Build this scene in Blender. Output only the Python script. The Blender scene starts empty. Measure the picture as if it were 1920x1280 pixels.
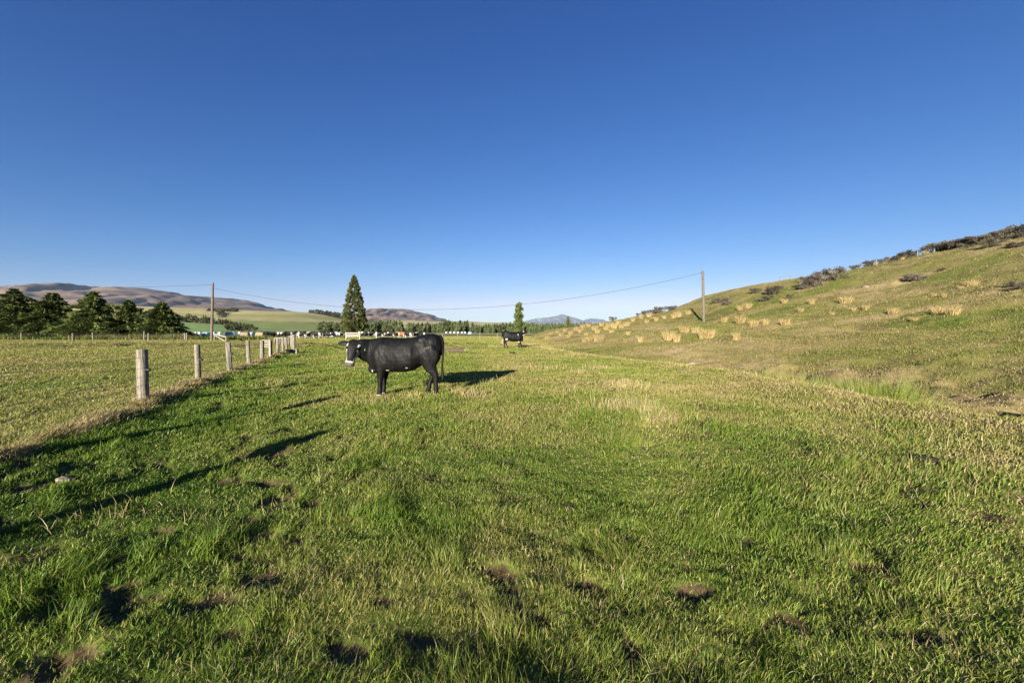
import bpy, bmesh, math, random, time
import numpy as np
from mathutils import Vector, Matrix
T0 = time.time()
random.seed(7)
rng = np.random.default_rng(11)
R = math.radians
scene = bpy.context.scene
COL = scene.collection
F = 747.0                    # focal length in photograph pixels (1920 wide)
CAMH = 1.35
PITCH = math.atan(19 / F)
SUN_EL = R(13.0)
EXPO = 1.55
SH = np.array([0.335, 1.0]); SH /= np.linalg.norm(SH)      # direction the shadows run

# ------------------------------------------------------------------ helpers
def link(o, parent=None):
    COL.objects.link(o)
    if parent is not None:
        o.parent = parent
    return o
def tag(o, label=None, cat=None, group=None, kind=None):
    if label: o['label'] = label
    if cat: o['category'] = cat
    if group: o['group'] = group
    if kind: o['kind'] = kind
    return o
def empty(name, loc):
    o = bpy.data.objects.new(name, None); o.location = loc; o.empty_display_size = .2
    return link(o)
def mesh_from(name, verts, faces, mat=None, smooth=False):
    me = bpy.data.meshes.new(name)
    me.from_pydata([tuple(map(float, v)) for v in verts], [], faces)
    if mat: me.materials.append(mat)
    if smooth: me.polygons.foreach_set('use_smooth', [True] * len(me.polygons))
    me.update()
    return me
def fast_mesh(name, V, faces_list, mat=None, smooth=False, attrs=None):
    """V (n,3); faces_list: list of int arrays (m,k)."""
    me = bpy.data.meshes.new(name)
    V = np.ascontiguousarray(V, dtype=np.float32)
    me.vertices.add(len(V)); me.vertices.foreach_set('co', V.ravel())
    loops = np.concatenate([f.ravel() for f in faces_list]).astype(np.int32)
    tot = np.concatenate([np.full(len(f), f.shape[1], np.int32) for f in faces_list])
    start = np.concatenate([[0], np.cumsum(tot)[:-1]]).astype(np.int32)
    me.loops.add(len(loops)); me.loops.foreach_set('vertex_index', loops)
    me.polygons.add(len(tot)); me.polygons.foreach_set('loop_start', start)
    me.polygons.foreach_set('use_smooth', np.full(len(tot), smooth))
    if attrs:
        for k, a in attrs.items():
            a = np.ascontiguousarray(a, dtype=np.float32)
            if a.ndim == 1:
                at = me.attributes.new(k, 'FLOAT', 'POINT'); at.data.foreach_set('value', a)
            else:
                at = me.attributes.new(k, 'FLOAT_VECTOR', 'POINT'); at.data.foreach_set('vector', a.ravel())
    if mat: me.materials.append(mat)
    me.update(calc_edges=True)
    return me
def obj(name, me, parent=None, loc=None):
    o = bpy.data.objects.new(name, me)
    if loc is not None: o.location = loc
    return link(o, parent)

def hash2(ix, iy, seed):
    h = (ix.astype(np.int64) * 374761393 + iy.astype(np.int64) * 668265263 + seed * 974634533) & 0xFFFFFFFF
    h = ((h ^ (h >> 13)) * 1274126177) & 0xFFFFFFFF
    h = ((h ^ (h >> 16)) * 2246822519) & 0xFFFFFFFF
    return ((h ^ (h >> 15)) & 0xFFFFFF) / float(0xFFFFFF)
def vn(x, y, seed=0):
    x = np.asarray(x, float); y = np.asarray(y, float)
    ix = np.floor(x); iy = np.floor(y); fx = x - ix; fy = y - iy
    fx = fx * fx * fx * (fx * (fx * 6 - 15) + 10); fy = fy * fy * fy * (fy * (fy * 6 - 15) + 10)
    a = hash2(ix, iy, seed); b = hash2(ix + 1, iy, seed); c = hash2(ix, iy + 1, seed); d = hash2(ix + 1, iy + 1, seed)
    return (a * (1 - fx) + b * fx) * (1 - fy) + (c * (1 - fx) + d * fx) * fy
def fbm(x, y, seed=0, octv=4, gain=.5):
    s = 0; a = 1; t = 0
    for i in range(octv):
        s = s + a * vn(x * 2 ** i + 17.3 * i, y * 2 ** i - 9.1 * i, seed + i); t += a; a *= gain
    return s / t
def sst(a, b, x):
    t = np.clip((x - a) / (b - a), 0, 1); return t * t * (3 - 2 * t)

# ------------------------------------------------------------------ camera geometry
FWD = np.array([0, math.cos(PITCH), -math.sin(PITCH)]); UP = np.array([0, math.sin(PITCH), math.cos(PITCH)])
def ray(px, py):
    d = FWD + np.array([(px - 960) / F, 0, 0]) + UP * ((640 - py) / F)
    return d / d[1]
def at(px, py, Y):
    return np.array([0, 0, CAMH]) + ray(px, py) * Y

# ------------------------------------------------------------------ terrain
ctrl = []
def row(px, items, rid):
    r = (px - 960) / F
    for Y, z in items: ctrl.append((r * Y, Y, z))
    py, Y, Yb, zb = rid
    p = at(px, py, Y); ctrl.append(tuple(p)); ctrl.append((r * Yb, Yb, zb))
row(1920, [(7.5, -.6), (14, -.13), (24, 2.0), (38, 7.3)], (444, 55, 75, 13.2))
row(1750, [(9.5, -.7), (16, -.13), (28, 2.1), (45, 7.2)], (474, 60, 80, 12))
row(1600, [(11, -.8), (18, -.31), (30, 1.39), (48, 5.7)], (507, 64, 85, 9.5))
row(1500, [(13, -.8), (19, -.4), (32, 1.4), (50, 5.2)], (523, 67, 90, 8))
row(1400, [(15, -.7), (21, -.31), (32, .96), (54, 4.3)], (538, 75, 100, 7))
row(1320, [(17, -.6), (23, -.16), (32, 1.18), (52, 2.46)], (556, 84, 110, 5))
row(1270, [(20, -.6), (25, .05), (40, 1.4), (58, 2.98)], (580, 80, 105, 3))
row(1200, [(21.5, -.5), (29, .22), (44, 1.1)], (594, 78, 100, 2))
row(1150, [(26, -.3), (36, .43), (52, 1.4)], (602, 78, 100, 1))
row(1080, [(30, -.2), (45, .5)], (614, 75, 95, .5))
row(1010, [(40, 0), (60, .2)], (622, 80, 100, .2))
for Y in (0, 4, 8, 12, 16, 22, 28): ctrl.append((float(np.interp(Y, [0, 12, 17, 25, 35], [7.2, 7.1, 5.6, 4.2, 2.2])), Y, 0))
for Y in (-8, -25): ctrl += [(7, Y, 0), (9.5, Y, -.6), (18, Y, -.1), (31, Y, 2.4), (49, Y, 7.5), (70, Y, 14), (95, Y, 14)]
for Y in (-25, -5, 10, 25, 40, 60, 80, 105): ctrl += [(-3, Y, 0), (-25, Y, 0)]
ctrl += [(100, 55, 15), (100, 25, 15.5), (75, 38, 14.2), (60, 100, 7), (20, 118, 0), (50, 125, 3), (90, 110, 9)]
C = np.array(ctrl)
def _phi(d2): return np.where(d2 > 1e-9, .5 * d2 * np.log(np.maximum(d2, 1e-9)), 0)
n = len(C)
K = _phi((C[:, None, 0] - C[None, :, 0]) ** 2 + (C[:, None, 1] - C[None, :, 1]) ** 2) + np.eye(n) * 6.0
P = np.c_[np.ones(n), C[:, :2]]
A = np.block([[K, P], [P.T, np.zeros((3, 3))]])
W = np.linalg.solve(A, np.r_[C[:, 2], 0, 0, 0])
GX0, GY0, GS = -40.0, -40.0, .5
gx = np.arange(GX0, 160, GS); gy = np.arange(GY0, 160, GS)
GXX, GYY = np.meshgrid(gx, gy)
q = np.c_[GXX.ravel(), GYY.ravel()]
TPS = (_phi((q[:, None, 0] - C[None, :, 0]) ** 2 + (q[:, None, 1] - C[None, :, 1]) ** 2) @ W[:n] + W[n] + q @ W[n + 1:]).reshape(GXX.shape)
def tps(x, y):
    fx = np.clip((x - GX0) / GS, 0, len(gx) - 1.001); fy = np.clip((y - GY0) / GS, 0, len(gy) - 1.001)
    ix = fx.astype(int); iy = fy.astype(int); fx = fx - ix; fy = fy - iy
    return (TPS[iy, ix] * (1 - fx) + TPS[iy, ix + 1] * fx) * (1 - fy) + (TPS[iy + 1, ix] * (1 - fx) + TPS[iy + 1, ix + 1] * fx) * fy
def edge_x(y): return np.interp(y, [-30, 0, 6, 12, 17, 25, 35, 50, 90], [7.6, 7.3, 7.2, 7.0, 5.6, 4.0, 2.1, 1.6, 2.5])
def hillmask(x, y):
    w = np.where(y < 30, .7, 5.0)
    return sst(0, 1, (x - edge_x(y)) / w)
def fence_x(y): return -6.75 - .43 * (y - 7.25)
def fence_d(x, y):           # signed distance to the fence line, + on the cow's side
    return ((x + 6.75) + .43 * (y - 7.25)) / 1.0886
HP = [(945, 1088, .13, .09), (962, 1118, .09, .07), (1100, 1103, .12, .09), (1075, 1108, .07, .06), (1312, 1110, .13, .10), (968, 1150, .10, .08), (1005, 1172, .11, .08), (722, 1132, .10, .09), (1400, 1015, .10, .08), (1362, 1010, .10, .06), (945, 914, .09, .07), (1070, 950, .10, .06), (1055, 930, .08, .05), (655, 1225, .12, .10), (385, 1130, .16, .12), (222, 1098, .16, .13), (430, 1190, .12, .09), (620, 925, .09, .07), (548, 926, .09, .07), (1282, 966, .09, .06), (862, 850, .09, .06), (806, 822, .09, .06), (1130, 872, .08, .05), (1052, 882, .08, .05), (1290, 1062, .10, .05), (1590, 1010, .12, .07), (1640, 1060, .14, .09), (1860, 965, .14, .09), (1735, 1190, .14, .08), (120, 1230, .16, .12), (90, 1140, .14, .11), (500, 1075, .14, .11), (470, 965, .12, .08), (300, 990, .12, .09), (800, 1205, .09, .07), (880, 1230, .09, .07), (1180, 1210, .10, .07), (1480, 1160, .12, .08), (760, 905, .08, .05), (905, 985, .08, .06), (1000, 1010, .08, .06), (1180, 1010, .08, .05), (690, 1010, .09, .06), (560, 1010, .10, .07)]
def _flat(px, py):
    d = ray(px, py); t = -CAMH / d[2]; return d[0] * t, t
HOOF = [(*_flat(a, b), r * .62, dp) for a, b, r, dp in HP]
_hr = np.random.default_rng(77)
HOOF += [(r_ * math.sin(a_), r_ * math.cos(a_), _hr.uniform(.03, .055), _hr.uniform(.02, .05)) for r_, a_ in zip(_hr.uniform(1.4, 7.5, 90), _hr.uniform(-.9, .95, 90))]
def hoof(x, y):
    h = np.zeros_like(x)
    for hx, hy, r, dp in HOOF:
        m = (np.abs(x - hx) < r * 3) & (np.abs(y - hy) < r * 3)
        if m.any():
            q_ = np.hypot((x[m] - hx) / 1.15, (y[m] - hy) / .9) / r * (1 + 1.5 * (fbm(x[m] / .07, y[m] / .07, 401, 2) - .5))
            h[m] = np.maximum(h[m], np.exp(-q_ ** 3) * dp / .1)
    return h
def terr(x, y, fine=True):
    x = np.asarray(x, float); y = np.asarray(y, float)
    r = np.hypot(x, y)
    hm = hillmask(x, y)
    far = 1 - sst(105, 150, np.maximum(x, y))
    z = hm * far * tps(x, y)
    ex = edge_x(y)
    z = z - .95 * np.exp(-((x - ex - 1.7) / 1.05) ** 2) * sst(34, 20, y) + .12 * np.exp(-((x - ex + .5) / .9) ** 2) * sst(34, 24, y)
    # rolling unevenness
    fade = 1 - sst(60, 140, r)
    z = z + fade * ((fbm(x / 7, y / 7, 3, 3) - .5) * .16 * (1 + 1.4 * hm) + (fbm(x / 2.2, y / 2.2, 5, 3) - .5) * .08 * (1 + 1.6 * hm))
    # the low bank under the fence and a little ridge by the far cattle pad
    fd = fence_d(x, y)
    z = z + .06 * np.exp(-(fd / .7) ** 2) * (y < 24) * (y > -6)
    z = z + hm * fade * (fbm(x / 5 + 3, y / 2.5, 77, 4) - .5) * .55 * sst(9, 16, r)
    fo = x - ex
    z = z + hm * sst(2.0, 3.6, fo) * sst(11, 7, fo) * sst(30, 18, y) * (np.abs(fbm(x / 1.7, y / 1.2, 79, 3) - .5) * 1.1 - .12)
    z = z + hm * fade * sst(8, 14, r) * (fbm(x / 1.3, y / .8, 78, 3) - .5) * .26
    cl = np.exp(-((y - 38 - 4 * (fbm(x / 9, y / 9, 8, 2) - .5)) / 5.5) ** 2) * sst(2, -6, x)
    z = z + cl * ((fbm(x / 1.1, y / 1.1, 21, 3) - .35) * .55)
    if fine:
        ff = 1 - sst(25, 60, r)
        pug = fbm(x / .24, y / .24, 31, 3)
        pz = fbm(x / 2.6 + 5, y / 2.6, 33, 2)
        z = z - ff * .035 * sst(.54, .72, pug) * sst(.40, .62, pz)
        z = z - .030 * hoof(x, y)
        z = z + ff * ((fbm(x / .8, y / .8, 35, 2) - .5) * .07 + (fbm(x / .22, y / .22, 36, 2) - .5) * .05)
    return z
def gz(x, y): return float(terr(np.array([x]), np.array([y]))[0])
def on(px, Y):
    x = (px - 960) / F * Y
    return np.array([x, Y, gz(x, Y)])
def hit(px, py, y0=3.0, y1=140.0):
    d = ray(px, py); Y = np.arange(y0, y1, .05)
    zz = CAMH + d[2] * Y; t = terr(d[0] * Y, Y, False)
    k = np.argmax(zz < t)
    if not (zz < t).any():                       # on the crest: take the closest approach
        k = np.argmin(zz - t)
    return np.array([d[0] * Y[k], Y[k], gz(d[0] * Y[k], Y[k])])

# what grows where: dryness 0 green .. 1 straw ; mud 0..1
def dryness(x, y):
    r = np.hypot(x, y)
    hm = hillmask(x, y)
    fd = fence_d(x, y)
    d = .27 + .52 * (fbm(x / 3.1, y / 3.1, 41, 4) - .5) + .42 * (fbm(x / .7, y / .7, 43, 3) - .5)
    d = d + .10 * sst(2.0, 6, r) * sst(-3.5, 0, x) + .05 * sst(4.5, 13, r) + .16 * sst(12, 40, r)
    d = d + .08 * np.exp(-(((x - 3.2) / 2.6) ** 2 + ((y - 9.0) / 3.5) ** 2)) + .06 * sst(1.0, 4.5, x)
    d = d - .16 * sst(4.0, .5, fd) * (fd > 0) * sst(26, 14, y)
    left = sst(.2, -.8, fd) * (y > -10)
    dl = .53 + .42 * (fbm(x / 4, y / 4, 45, 3) - .5) + .3 * (fbm(x / .9, y / .9, 47, 2) - .5)
    d = d * (1 - left) + dl * left
    dh = .61 + .75 * (fbm(x / 6, y / 3, 49, 4) - .5) + .40 * (fbm(x / 1.5, y / 1.0, 51, 3) - .5)
    fo = x - edge_x(y); dh = dh - .34 * sst(3.2, 1.8, fo) * (y < 34) + .10 * sst(2.5, 4.5, fo) * sst(13, 8, fo)
    d = d * (1 - hm) + dh * hm
    edge = np.exp(-((x - edge_x(y) + .3) / .8) ** 2) * (y < 40)
    d = d + .07 * edge
    return np.clip(d, 0, 1)
def mudness(x, y):
    r = np.hypot(x, y)
    pug = fbm(x / .24, y / .24, 31, 3); pz = fbm(x / 2.6 + 5, y / 2.6, 33, 2)
    m = sst(.57, .70, pug) * sst(.44, .60, pz)
    m = m * (1 - .85 * sst(6, 14, r))
    cl = np.exp(-((y - 38) / 6) ** 2) * sst(2, -6, x)
    m = np.maximum(m, cl * sst(.5, .65, fbm(x / 1.5, y / 1.0, 23, 3)) * .8)
    m = np.maximum(m, sst(.25, .6, hoof(np.atleast_1d(x), np.atleast_1d(y))))
    hm = hillmask(x, y)
    fo = (x - edge_x(y)); m = np.maximum(m, hm * sst(2.0, 3.5, fo) * sst(10, 6, fo) * sst(24, 16, y) * sst(.50, .62, fbm(x / 1.6, y / .9, 63, 3)) * .9)
    m = np.maximum(m, hm * sst(.64, .76, fbm(x / 2.5, y / 1.2, 61, 3)) * .55)
    return np.clip(m, 0, 1)

# ------------------------------------------------------------------ materials
class NT:
    def __init__(s, name):
        s.m = bpy.data.materials.new(name); s.m.use_nodes = True
        s.t = s.m.node_tree; s.t.nodes.clear()
        s.out = s.t.nodes.new('ShaderNodeOutputMaterial')
    def n(s, typ, **kw):
        nd = s.t.nodes.new(typ)
        for k, v in kw.items():
            if k.startswith('i_'):
                k2 = k[2:]; k2 = int(k2) if k2.isdigit() else k2.replace('_', ' ')
                if hasattr(v, 'is_output'): s.t.links.new(v, nd.inputs[k2])
                else: nd.inputs[k2].default_value = v
            else: setattr(nd, k, v)
        return nd
    def l(s, a, b): s.t.links.new(a, b)
    def ramp(s, fac, stops, interp='LINEAR'):
        nd = s.n('ShaderNodeValToRGB'); s.l(fac, nd.inputs[0])
        cr = nd.color_ramp; cr.interpolation = interp
        while len(cr.elements) < len(stops): cr.elements.new(.5)
        for e, (p, c) in zip(cr.elements, stops):
            e.position = p; e.color = (*c, 1)
        return nd.outputs[0]
    def mix(s, fac, a, b, blend='MIX'):
        nd = s.n('ShaderNodeMix', data_type='RGBA', blend_type=blend)
        for sock, v in ((nd.inputs[0], fac), (nd.inputs[6], a), (nd.inputs[7], b)):
            if hasattr(v, 'is_output'): s.l(v, sock)
            else: sock.default_value = v if not isinstance(v, tuple) else (*v, 1)
        return nd.outputs[2]
    def math(s, op, a, b=0.0):
        nd = s.n('ShaderNodeMath', operation=op)
        for i, v in enumerate((a, b)):
            if hasattr(v, 'is_output'): s.l(v, nd.inputs[i])
            else: nd.inputs[i].default_value = v
        return nd.outputs[0]
    def noise(s, scale, detail=4, vec=None, rough=.55):
        nd = s.n('ShaderNodeTexNoise', i_Scale=scale, i_Detail=detail, i_Roughness=rough)
        if vec is not None: s.l(vec, nd.inputs['Vector'])
        return nd.outputs[0]
    def pos(s): return s.n('ShaderNodeNewGeometry').outputs['Position']
    def objc(s): return s.n('ShaderNodeTexCoord').outputs['Object']
    def bsdf(s, col, rough=.8, bump=None, bstr=.4, bdist=.02, spec=.3, **kw):
        b = s.n('ShaderNodeBsdfPrincipled')
        if hasattr(col, 'is_output'): s.l(col, b.inputs['Base Color'])
        else: b.inputs['Base Color'].default_value = (*col, 1)
        if hasattr(rough, 'is_output'): s.l(rough, b.inputs['Roughness'])
        else: b.inputs['Roughness'].default_value = rough
        b.inputs['Specular IOR Level'].default_value = spec
        for k, v in kw.items(): b.inputs[k.replace('_', ' ')].default_value = v
        if bump is not None:
            bn = s.n('ShaderNodeBump', i_Strength=bstr, i_Distance=bdist); s.l(bump, bn.inputs['Height'])
            s.l(bn.outputs[0], b.inputs['Normal'])
        s.l(b.outputs[0], s.out.inputs[0])
        return b

GREEN_D, GREEN, YGREEN, STRAW, STRAW_P = (.035, .085, .012), (.075, .165, .022), (.150, .215, .040), (.330, .265, .105), (.46, .38, .20)
def m_ground():
    t = NT('pasture_soil_and_turf')
    p = t.pos()
    dry = t.n('ShaderNodeAttribute', attribute_name='dry').outputs['Fac']
    mud = t.n('ShaderNodeAttribute', attribute_name='mud').outputs['Fac']
    far = t.n('ShaderNodeAttribute', attribute_name='far').outputs['Fac']
    n1 = t.noise(9, 5, p); n2 = t.noise(1.3, 5, p); n3 = t.noise(.012, 4, p)
    d = t.math('ADD', dry, t.math('MULTIPLY', t.math('SUBTRACT', n1, .5), .75))
    d = t.math('ADD', d, t.math('MULTIPLY', t.math('SUBTRACT', n2, .5), .45))
    c = t.ramp(d, [(0.0, (.045, .075, .012)), (.25, (.085, .115, .020)), (.5, (.15, .145, .040)), (.75, (.22, .18, .072)), (1, (.29, .23, .11))])
    soil = t.ramp(n1, [(.3, (.05, .033, .018)), (.7, (.13, .088, .048))])
    c = t.mix(mud, c, soil)
    cf = t.ramp(n3, [(.35, (.17, .22, .05)), (.5, (.34, .30, .12)), (.62, (.22, .25, .07)), (.7, (.38, .32, .15))])
    c = t.mix(far, c, cf)
    b = t.math('ADD', n1, t.math('MULTIPLY', n2, 1.5))
    t.bsdf(c, .95, b, .55, .06, .1)
    return t.m
def m_blade(name='grass_blade', gloss=True):
    t = NT(name)
    a = t.n('ShaderNodeAttribute', attribute_name='gv')
    sp = t.n('ShaderNodeSeparateXYZ'); t.l(a.outputs['Vector'], sp.inputs[0])
    dry, rnd, h = sp.outputs
    c = t.ramp(dry, [(0, (.095, .165, .018)), (.22, (.170, .235, .032)), (.42, (.245, .265, .055)), (.62, (.330, .285, .095)), (.82, (.42, .33, .15)), (1, (.50, .41, .24))])
    k = t.math('ADD', t.math('MULTIPLY', rnd, .75), .62)
    nd = t.n('ShaderNodeVectorMath', operation='SCALE'); t.l(c, nd.inputs[0]); t.l(k, nd.inputs['Scale'])
    col = nd.outputs[0]
    d = t.n('ShaderNodeBsdfDiffuse'); t.l(col, d.inputs[0])
    tr = t.n('ShaderNodeBsdfTranslucent'); t.l(col, tr.inputs[0])
    m1 = t.n('ShaderNodeMixShader', i_0=.36); t.l(d.outputs[0], m1.inputs[1]); t.l(tr.outputs[0], m1.inputs[2])
    g = t.n('ShaderNodeBsdfGlossy', i_Roughness=.42); g.inputs[0].default_value = (.9, .95, 1, 1)
    m2 = t.n('ShaderNodeMixShader', i_0=.012); t.l(m1.outputs[0], m2.inputs[1]); t.l(g.outputs[0], m2.inputs[2])
    t.l(m2.outputs[0], t.out.inputs[0])
    return t.m
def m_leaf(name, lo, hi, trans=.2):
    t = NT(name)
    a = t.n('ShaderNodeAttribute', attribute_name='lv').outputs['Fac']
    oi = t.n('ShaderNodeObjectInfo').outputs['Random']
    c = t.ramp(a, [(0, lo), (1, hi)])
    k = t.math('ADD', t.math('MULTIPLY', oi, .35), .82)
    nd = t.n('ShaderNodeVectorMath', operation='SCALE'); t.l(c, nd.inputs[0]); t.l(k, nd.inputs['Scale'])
    d = t.n('ShaderNodeBsdfDiffuse'); t.l(nd.outputs[0], d.inputs[0])
    tr = t.n('ShaderNodeBsdfTranslucent'); t.l(nd.outputs[0], tr.inputs[0])
    m1 = t.n('ShaderNodeMixShader', i_0=trans); t.l(d.outputs[0], m1.inputs[1]); t.l(tr.outputs[0], m1.inputs[2])
    t.l(m1.outputs[0], t.out.inputs[0])
    return t.m
def m_wood(name, lo, hi, sc=1.0, zs=.12):
    t = NT(name); o = t.objc()
    mp = t.n('ShaderNodeMapping'); t.l(o, mp.inputs[0]); mp.inputs['Scale'].default_value = (1, 1, zs)
    n1 = t.noise(38 * sc, 6, mp.outputs[0], .65); n2 = t.noise(5 * sc, 4, o); n3 = t.noise(110 * sc, 3, o)
    c = t.ramp(n1, [(.34, lo), (.62, hi)])
    c = t.mix(t.ramp(n2, [(.45, (0, 0, 0)), (.7, (.55, .55, .55))]), c, tuple(x * .72 + .02 for x in hi))
    lich = t.ramp(n3, [(.58, (0, 0, 0)), (.68, (.6, .6, .6))])
    c = t.mix(lich, c, (.30, .31, .24))
    t.bsdf(c, .9, n1, .9, .012, .2)
    return t.m
def m_simple(name, col, rough=.7, nscale=8, var=.25, bstr=.2, bdist=.01, **kw):
    t = NT(name); o = t.objc(); nz = t.noise(nscale, 5, o)
    c = t.ramp(nz, [(.3, tuple(x * (1 - var) for x in col)), (.7, tuple(min(1, x * (1 + var)) for x in col))])
    t.bsdf(c, rough, nz, bstr, bdist, **kw)
    return t.m
def m_coat(name, white=(.42, .39, .34), base=(.0030, .0027, .0027)):
    t = NT(name); o = t.objc()
    a = t.n('ShaderNodeAttribute', attribute_name='coat')
    sp = t.n('ShaderNodeSeparateXYZ'); t.l(a.outputs['Vector'], sp.inputs[0])
    w, pk, mud = sp.outputs
    mp = t.n('ShaderNodeMapping'); t.l(o, mp.inputs[0]); mp.inputs['Scale'].default_value = (.45, 1, 1)
    mp4 = t.n('ShaderNodeMapping'); t.l(o, mp4.inputs[0]); mp4.inputs['Scale'].default_value = (1.2, 1, .55)
    n1 = t.noise(120, 4, mp.outputs[0]); n2 = t.noise(6, 4, o)
    c = t.ramp(t.math('ADD', t.math('MULTIPLY', n1, .4), t.math('MULTIPLY', n2, .6)), [(.35, base), (.66, tuple(x * 2.3 for x in base))])
    edge = t.math('ADD', w, t.math('MULTIPLY', t.math('SUBTRACT', t.noise(26, 4, o), .5), .55))
    c = t.mix(t.ramp(edge, [(.44, (0, 0, 0)), (.56, (1, 1, 1))]), c, white)
    n4 = t.noise(13, 5, mp4.outputs[0])
    c = t.mix(pk, c, (.11, .095, .09))
    md = t.math('ADD', mud, t.math('MULTIPLY', t.math('SUBTRACT', t.noise(34, 4, o), .5), 1.2))
    c = t.mix(t.ramp(md, [(.55, (0, 0, 0)), (.8, (.7, .7, .7))]), c, (.17, .13, .07))
    b = t.bsdf(c, t.ramp(n2, [(.36, (.50,) * 3), (.62, (.70,) * 3)]), t.math('ADD', t.math('MULTIPLY', n1, .35), t.math('MULTIPLY', n4, 2.2)), .22, .016, .20)
    b.inputs['Sheen Weight'].default_value = 0.0; b.inputs['Sheen Roughness'].default_value = .45
    b.inputs['Sheen Tint'].default_value = (.6, .6, .65, 1)
    return t.m

MAT = dict(
    ground=m_ground(), blade=m_blade(),
    post=m_wood('weathered_grey_post_wood', (.065, .054, .040), (.27, .24, .19)),
    pole=m_wood('pole_wood', (.05, .04, .03), (.17, .14, .105), .6),
    rail=m_wood('bleached_rail_wood', (.20, .17, .12), (.46, .41, .33), .8),
    bark=m_wood('bark', (.035, .025, .016), (.11, .08, .05), .5),
    wire=m_simple('galvanised_wire', (.22, .22, .22), .5, 3, .2, 0, .001, Metallic=.6),
    cable=m_simple('black_power_cable', (.03, .03, .035), .6, 3, .2, 0, .001),
    black=m_simple('black_plastic', (.012, .012, .013), .5, 8, .3),
    wrap=m_simple('pale_blue_bale_wrap', (.28, .38, .40), .35, 3, .12, .5, .05),
    wrapw=m_simple('white_bale_wrap', (.37, .42, .42), .35, 3, .12, .5, .05),
    wrapb=m_simple('blue_bale_wrap', (.23, .32, .37), .35, 3, .12, .5, .05),
    hay=m_simple('hay', (.30, .225, .13), .95, 30, .5, .8, .05),
    haypink=m_simple('brown_hay', (.25, .185, .13), .95, 30, .5, .8, .05),
    stone=m_simple('pale_fieldstone', (.21, .175, .12), .9, 14, .35, .6, .02),
    concrete=m_simple('weathered_concrete', (.34, .29, .20), .92, 16, .25, .6, .01),
    dung=m_simple('dry_dung', (.022, .017, .011), .9, 25, .4, .8, .02),
    tagm=m_simple('lime_green_tag_plastic', (.10, .62, .08), .4, 5, .05, 0, .001),
    eye=m_simple('dark_eye', (.006, .005, .005), .12, 5, .1, 0, .001, spec=.6),
    white_gate=m_simple('pale_painted_boards', (.46, .42, .34), .8, 12, .12, .2, .005),
)

# ------------------------------------------------------------------ ground: one sheet, polar spacing about the origin
def build_ground():
    rr = [0.35]
    while rr[-1] < 26000: rr.append(rr[-1] * (1.0105 if rr[-1] < 150 else 1.06))
    rr = np.array(rr)
    ang = np.concatenate([np.arange(-78, 78, .24), np.arange(78, 282, 2.5)])
    th = np.radians(90 - ang)
    X = rr[:, None] * np.cos(th)[None]; Y = rr[:, None] * np.sin(th)[None]
    nr, na = X.shape
    x = np.r_[0, X.ravel()]; y = np.r_[0, Y.ravel()]
    z = terr(x, y)
    i = np.arange(nr - 1)[:, None] * na; j = np.arange(na)[None]; j2 = (j + 1) % na
    q = np.stack([1 + i + j2, 1 + i + j, 1 + i + na + j, 1 + i + na + j2], -1).reshape(-1, 4)
    jj = np.arange(na)
    tri = np.stack([np.zeros(na, int), 1 + jj, 1 + (jj + 1) % na], -1)
    # winding so that normals point up
    q = q[:, ::-1]; tri = tri[:, ::-1]
    v = np.c_[x, y, z]
    r = np.hypot(x, y)
    me = fast_mesh('ground', v, [q, tri], MAT['ground'], True, dict(dry=dryness(x, y), mud=mudness(x, y), far=sst(110, 220, r)))
    if me.polygons[len(me.polygons) // 2].normal.z < 0: me.flip_normals()
    o = obj('ground', me)
    tag(o, 'grazed green and straw coloured pasture rising to a hill on the right', 'pasture', kind='structure')
build_ground()
print('ground', time.time() - T0)

# ------------------------------------------------------------------ grass
def blades(x, y, length, width, dirx, diry, lean, dry, rnd, z=None, seg=2):
    """curved tapering blades; returns V, faces, gv"""
    n = len(x)
    if z is None: z = terr(x, y) - .01
    ph = rng.uniform(0, 2 * np.pi, n)
    wx, wy = np.cos(ph) * width / 2, np.sin(ph) * width / 2
    rows = []; gvs = []
    S = [0, .5, 1] if seg == 2 else [0, .34, .68, 1]
    for s in S:
        k = lean * s ** 1.7
        hx = x + dirx * length * k; hy = y + diry * length * k
        hz = z + length * s * np.sqrt(np.maximum(.04, 1 - (lean * .85 * s) ** 2))
        tap = (1 - s) ** .6 if s < 1 else 0
        if s < 1:
            rows += [np.c_[hx - wx * tap, hy - wy * tap, hz], np.c_[hx + wx * tap, hy + wy * tap, hz]]
            gvs += [np.c_[dry, rnd, np.full(n, s)]] * 2
        else:
            rows += [np.c_[hx, hy, hz]]; gvs += [np.c_[dry, rnd, np.full(n, s)]]
    k = len(rows)
    V = np.stack(rows, 1).reshape(-1, 3); G = np.stack(gvs, 1).reshape(-1, 3)
    b = np.arange(n)[:, None] * k
    quads = [b + np.array([2 * i, 2 * i + 1, 2 * i + 3, 2 * i + 2]) for i in range(len(S) - 2)]
    tri = b + np.array([k - 3, k - 2, k - 1])
    return V, [np.concatenate(quads), tri], G
def grass_obj(name, parts, mat, label, cat):
    Vs, Fq, Ft, Gs, off = [], [], [], [], 0
    for V, (q, t), G in parts:
        Vs.append(V); Fq.append(q + off); Ft.append(t + off); Gs.append(G); off += len(V)
    me = fast_mesh(name, np.concatenate(Vs), [np.concatenate(Fq), np.concatenate(Ft)], mat, True, dict(gv=np.concatenate(Gs)))
    return tag(obj(name, me), label, cat, kind='stuff')

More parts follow.
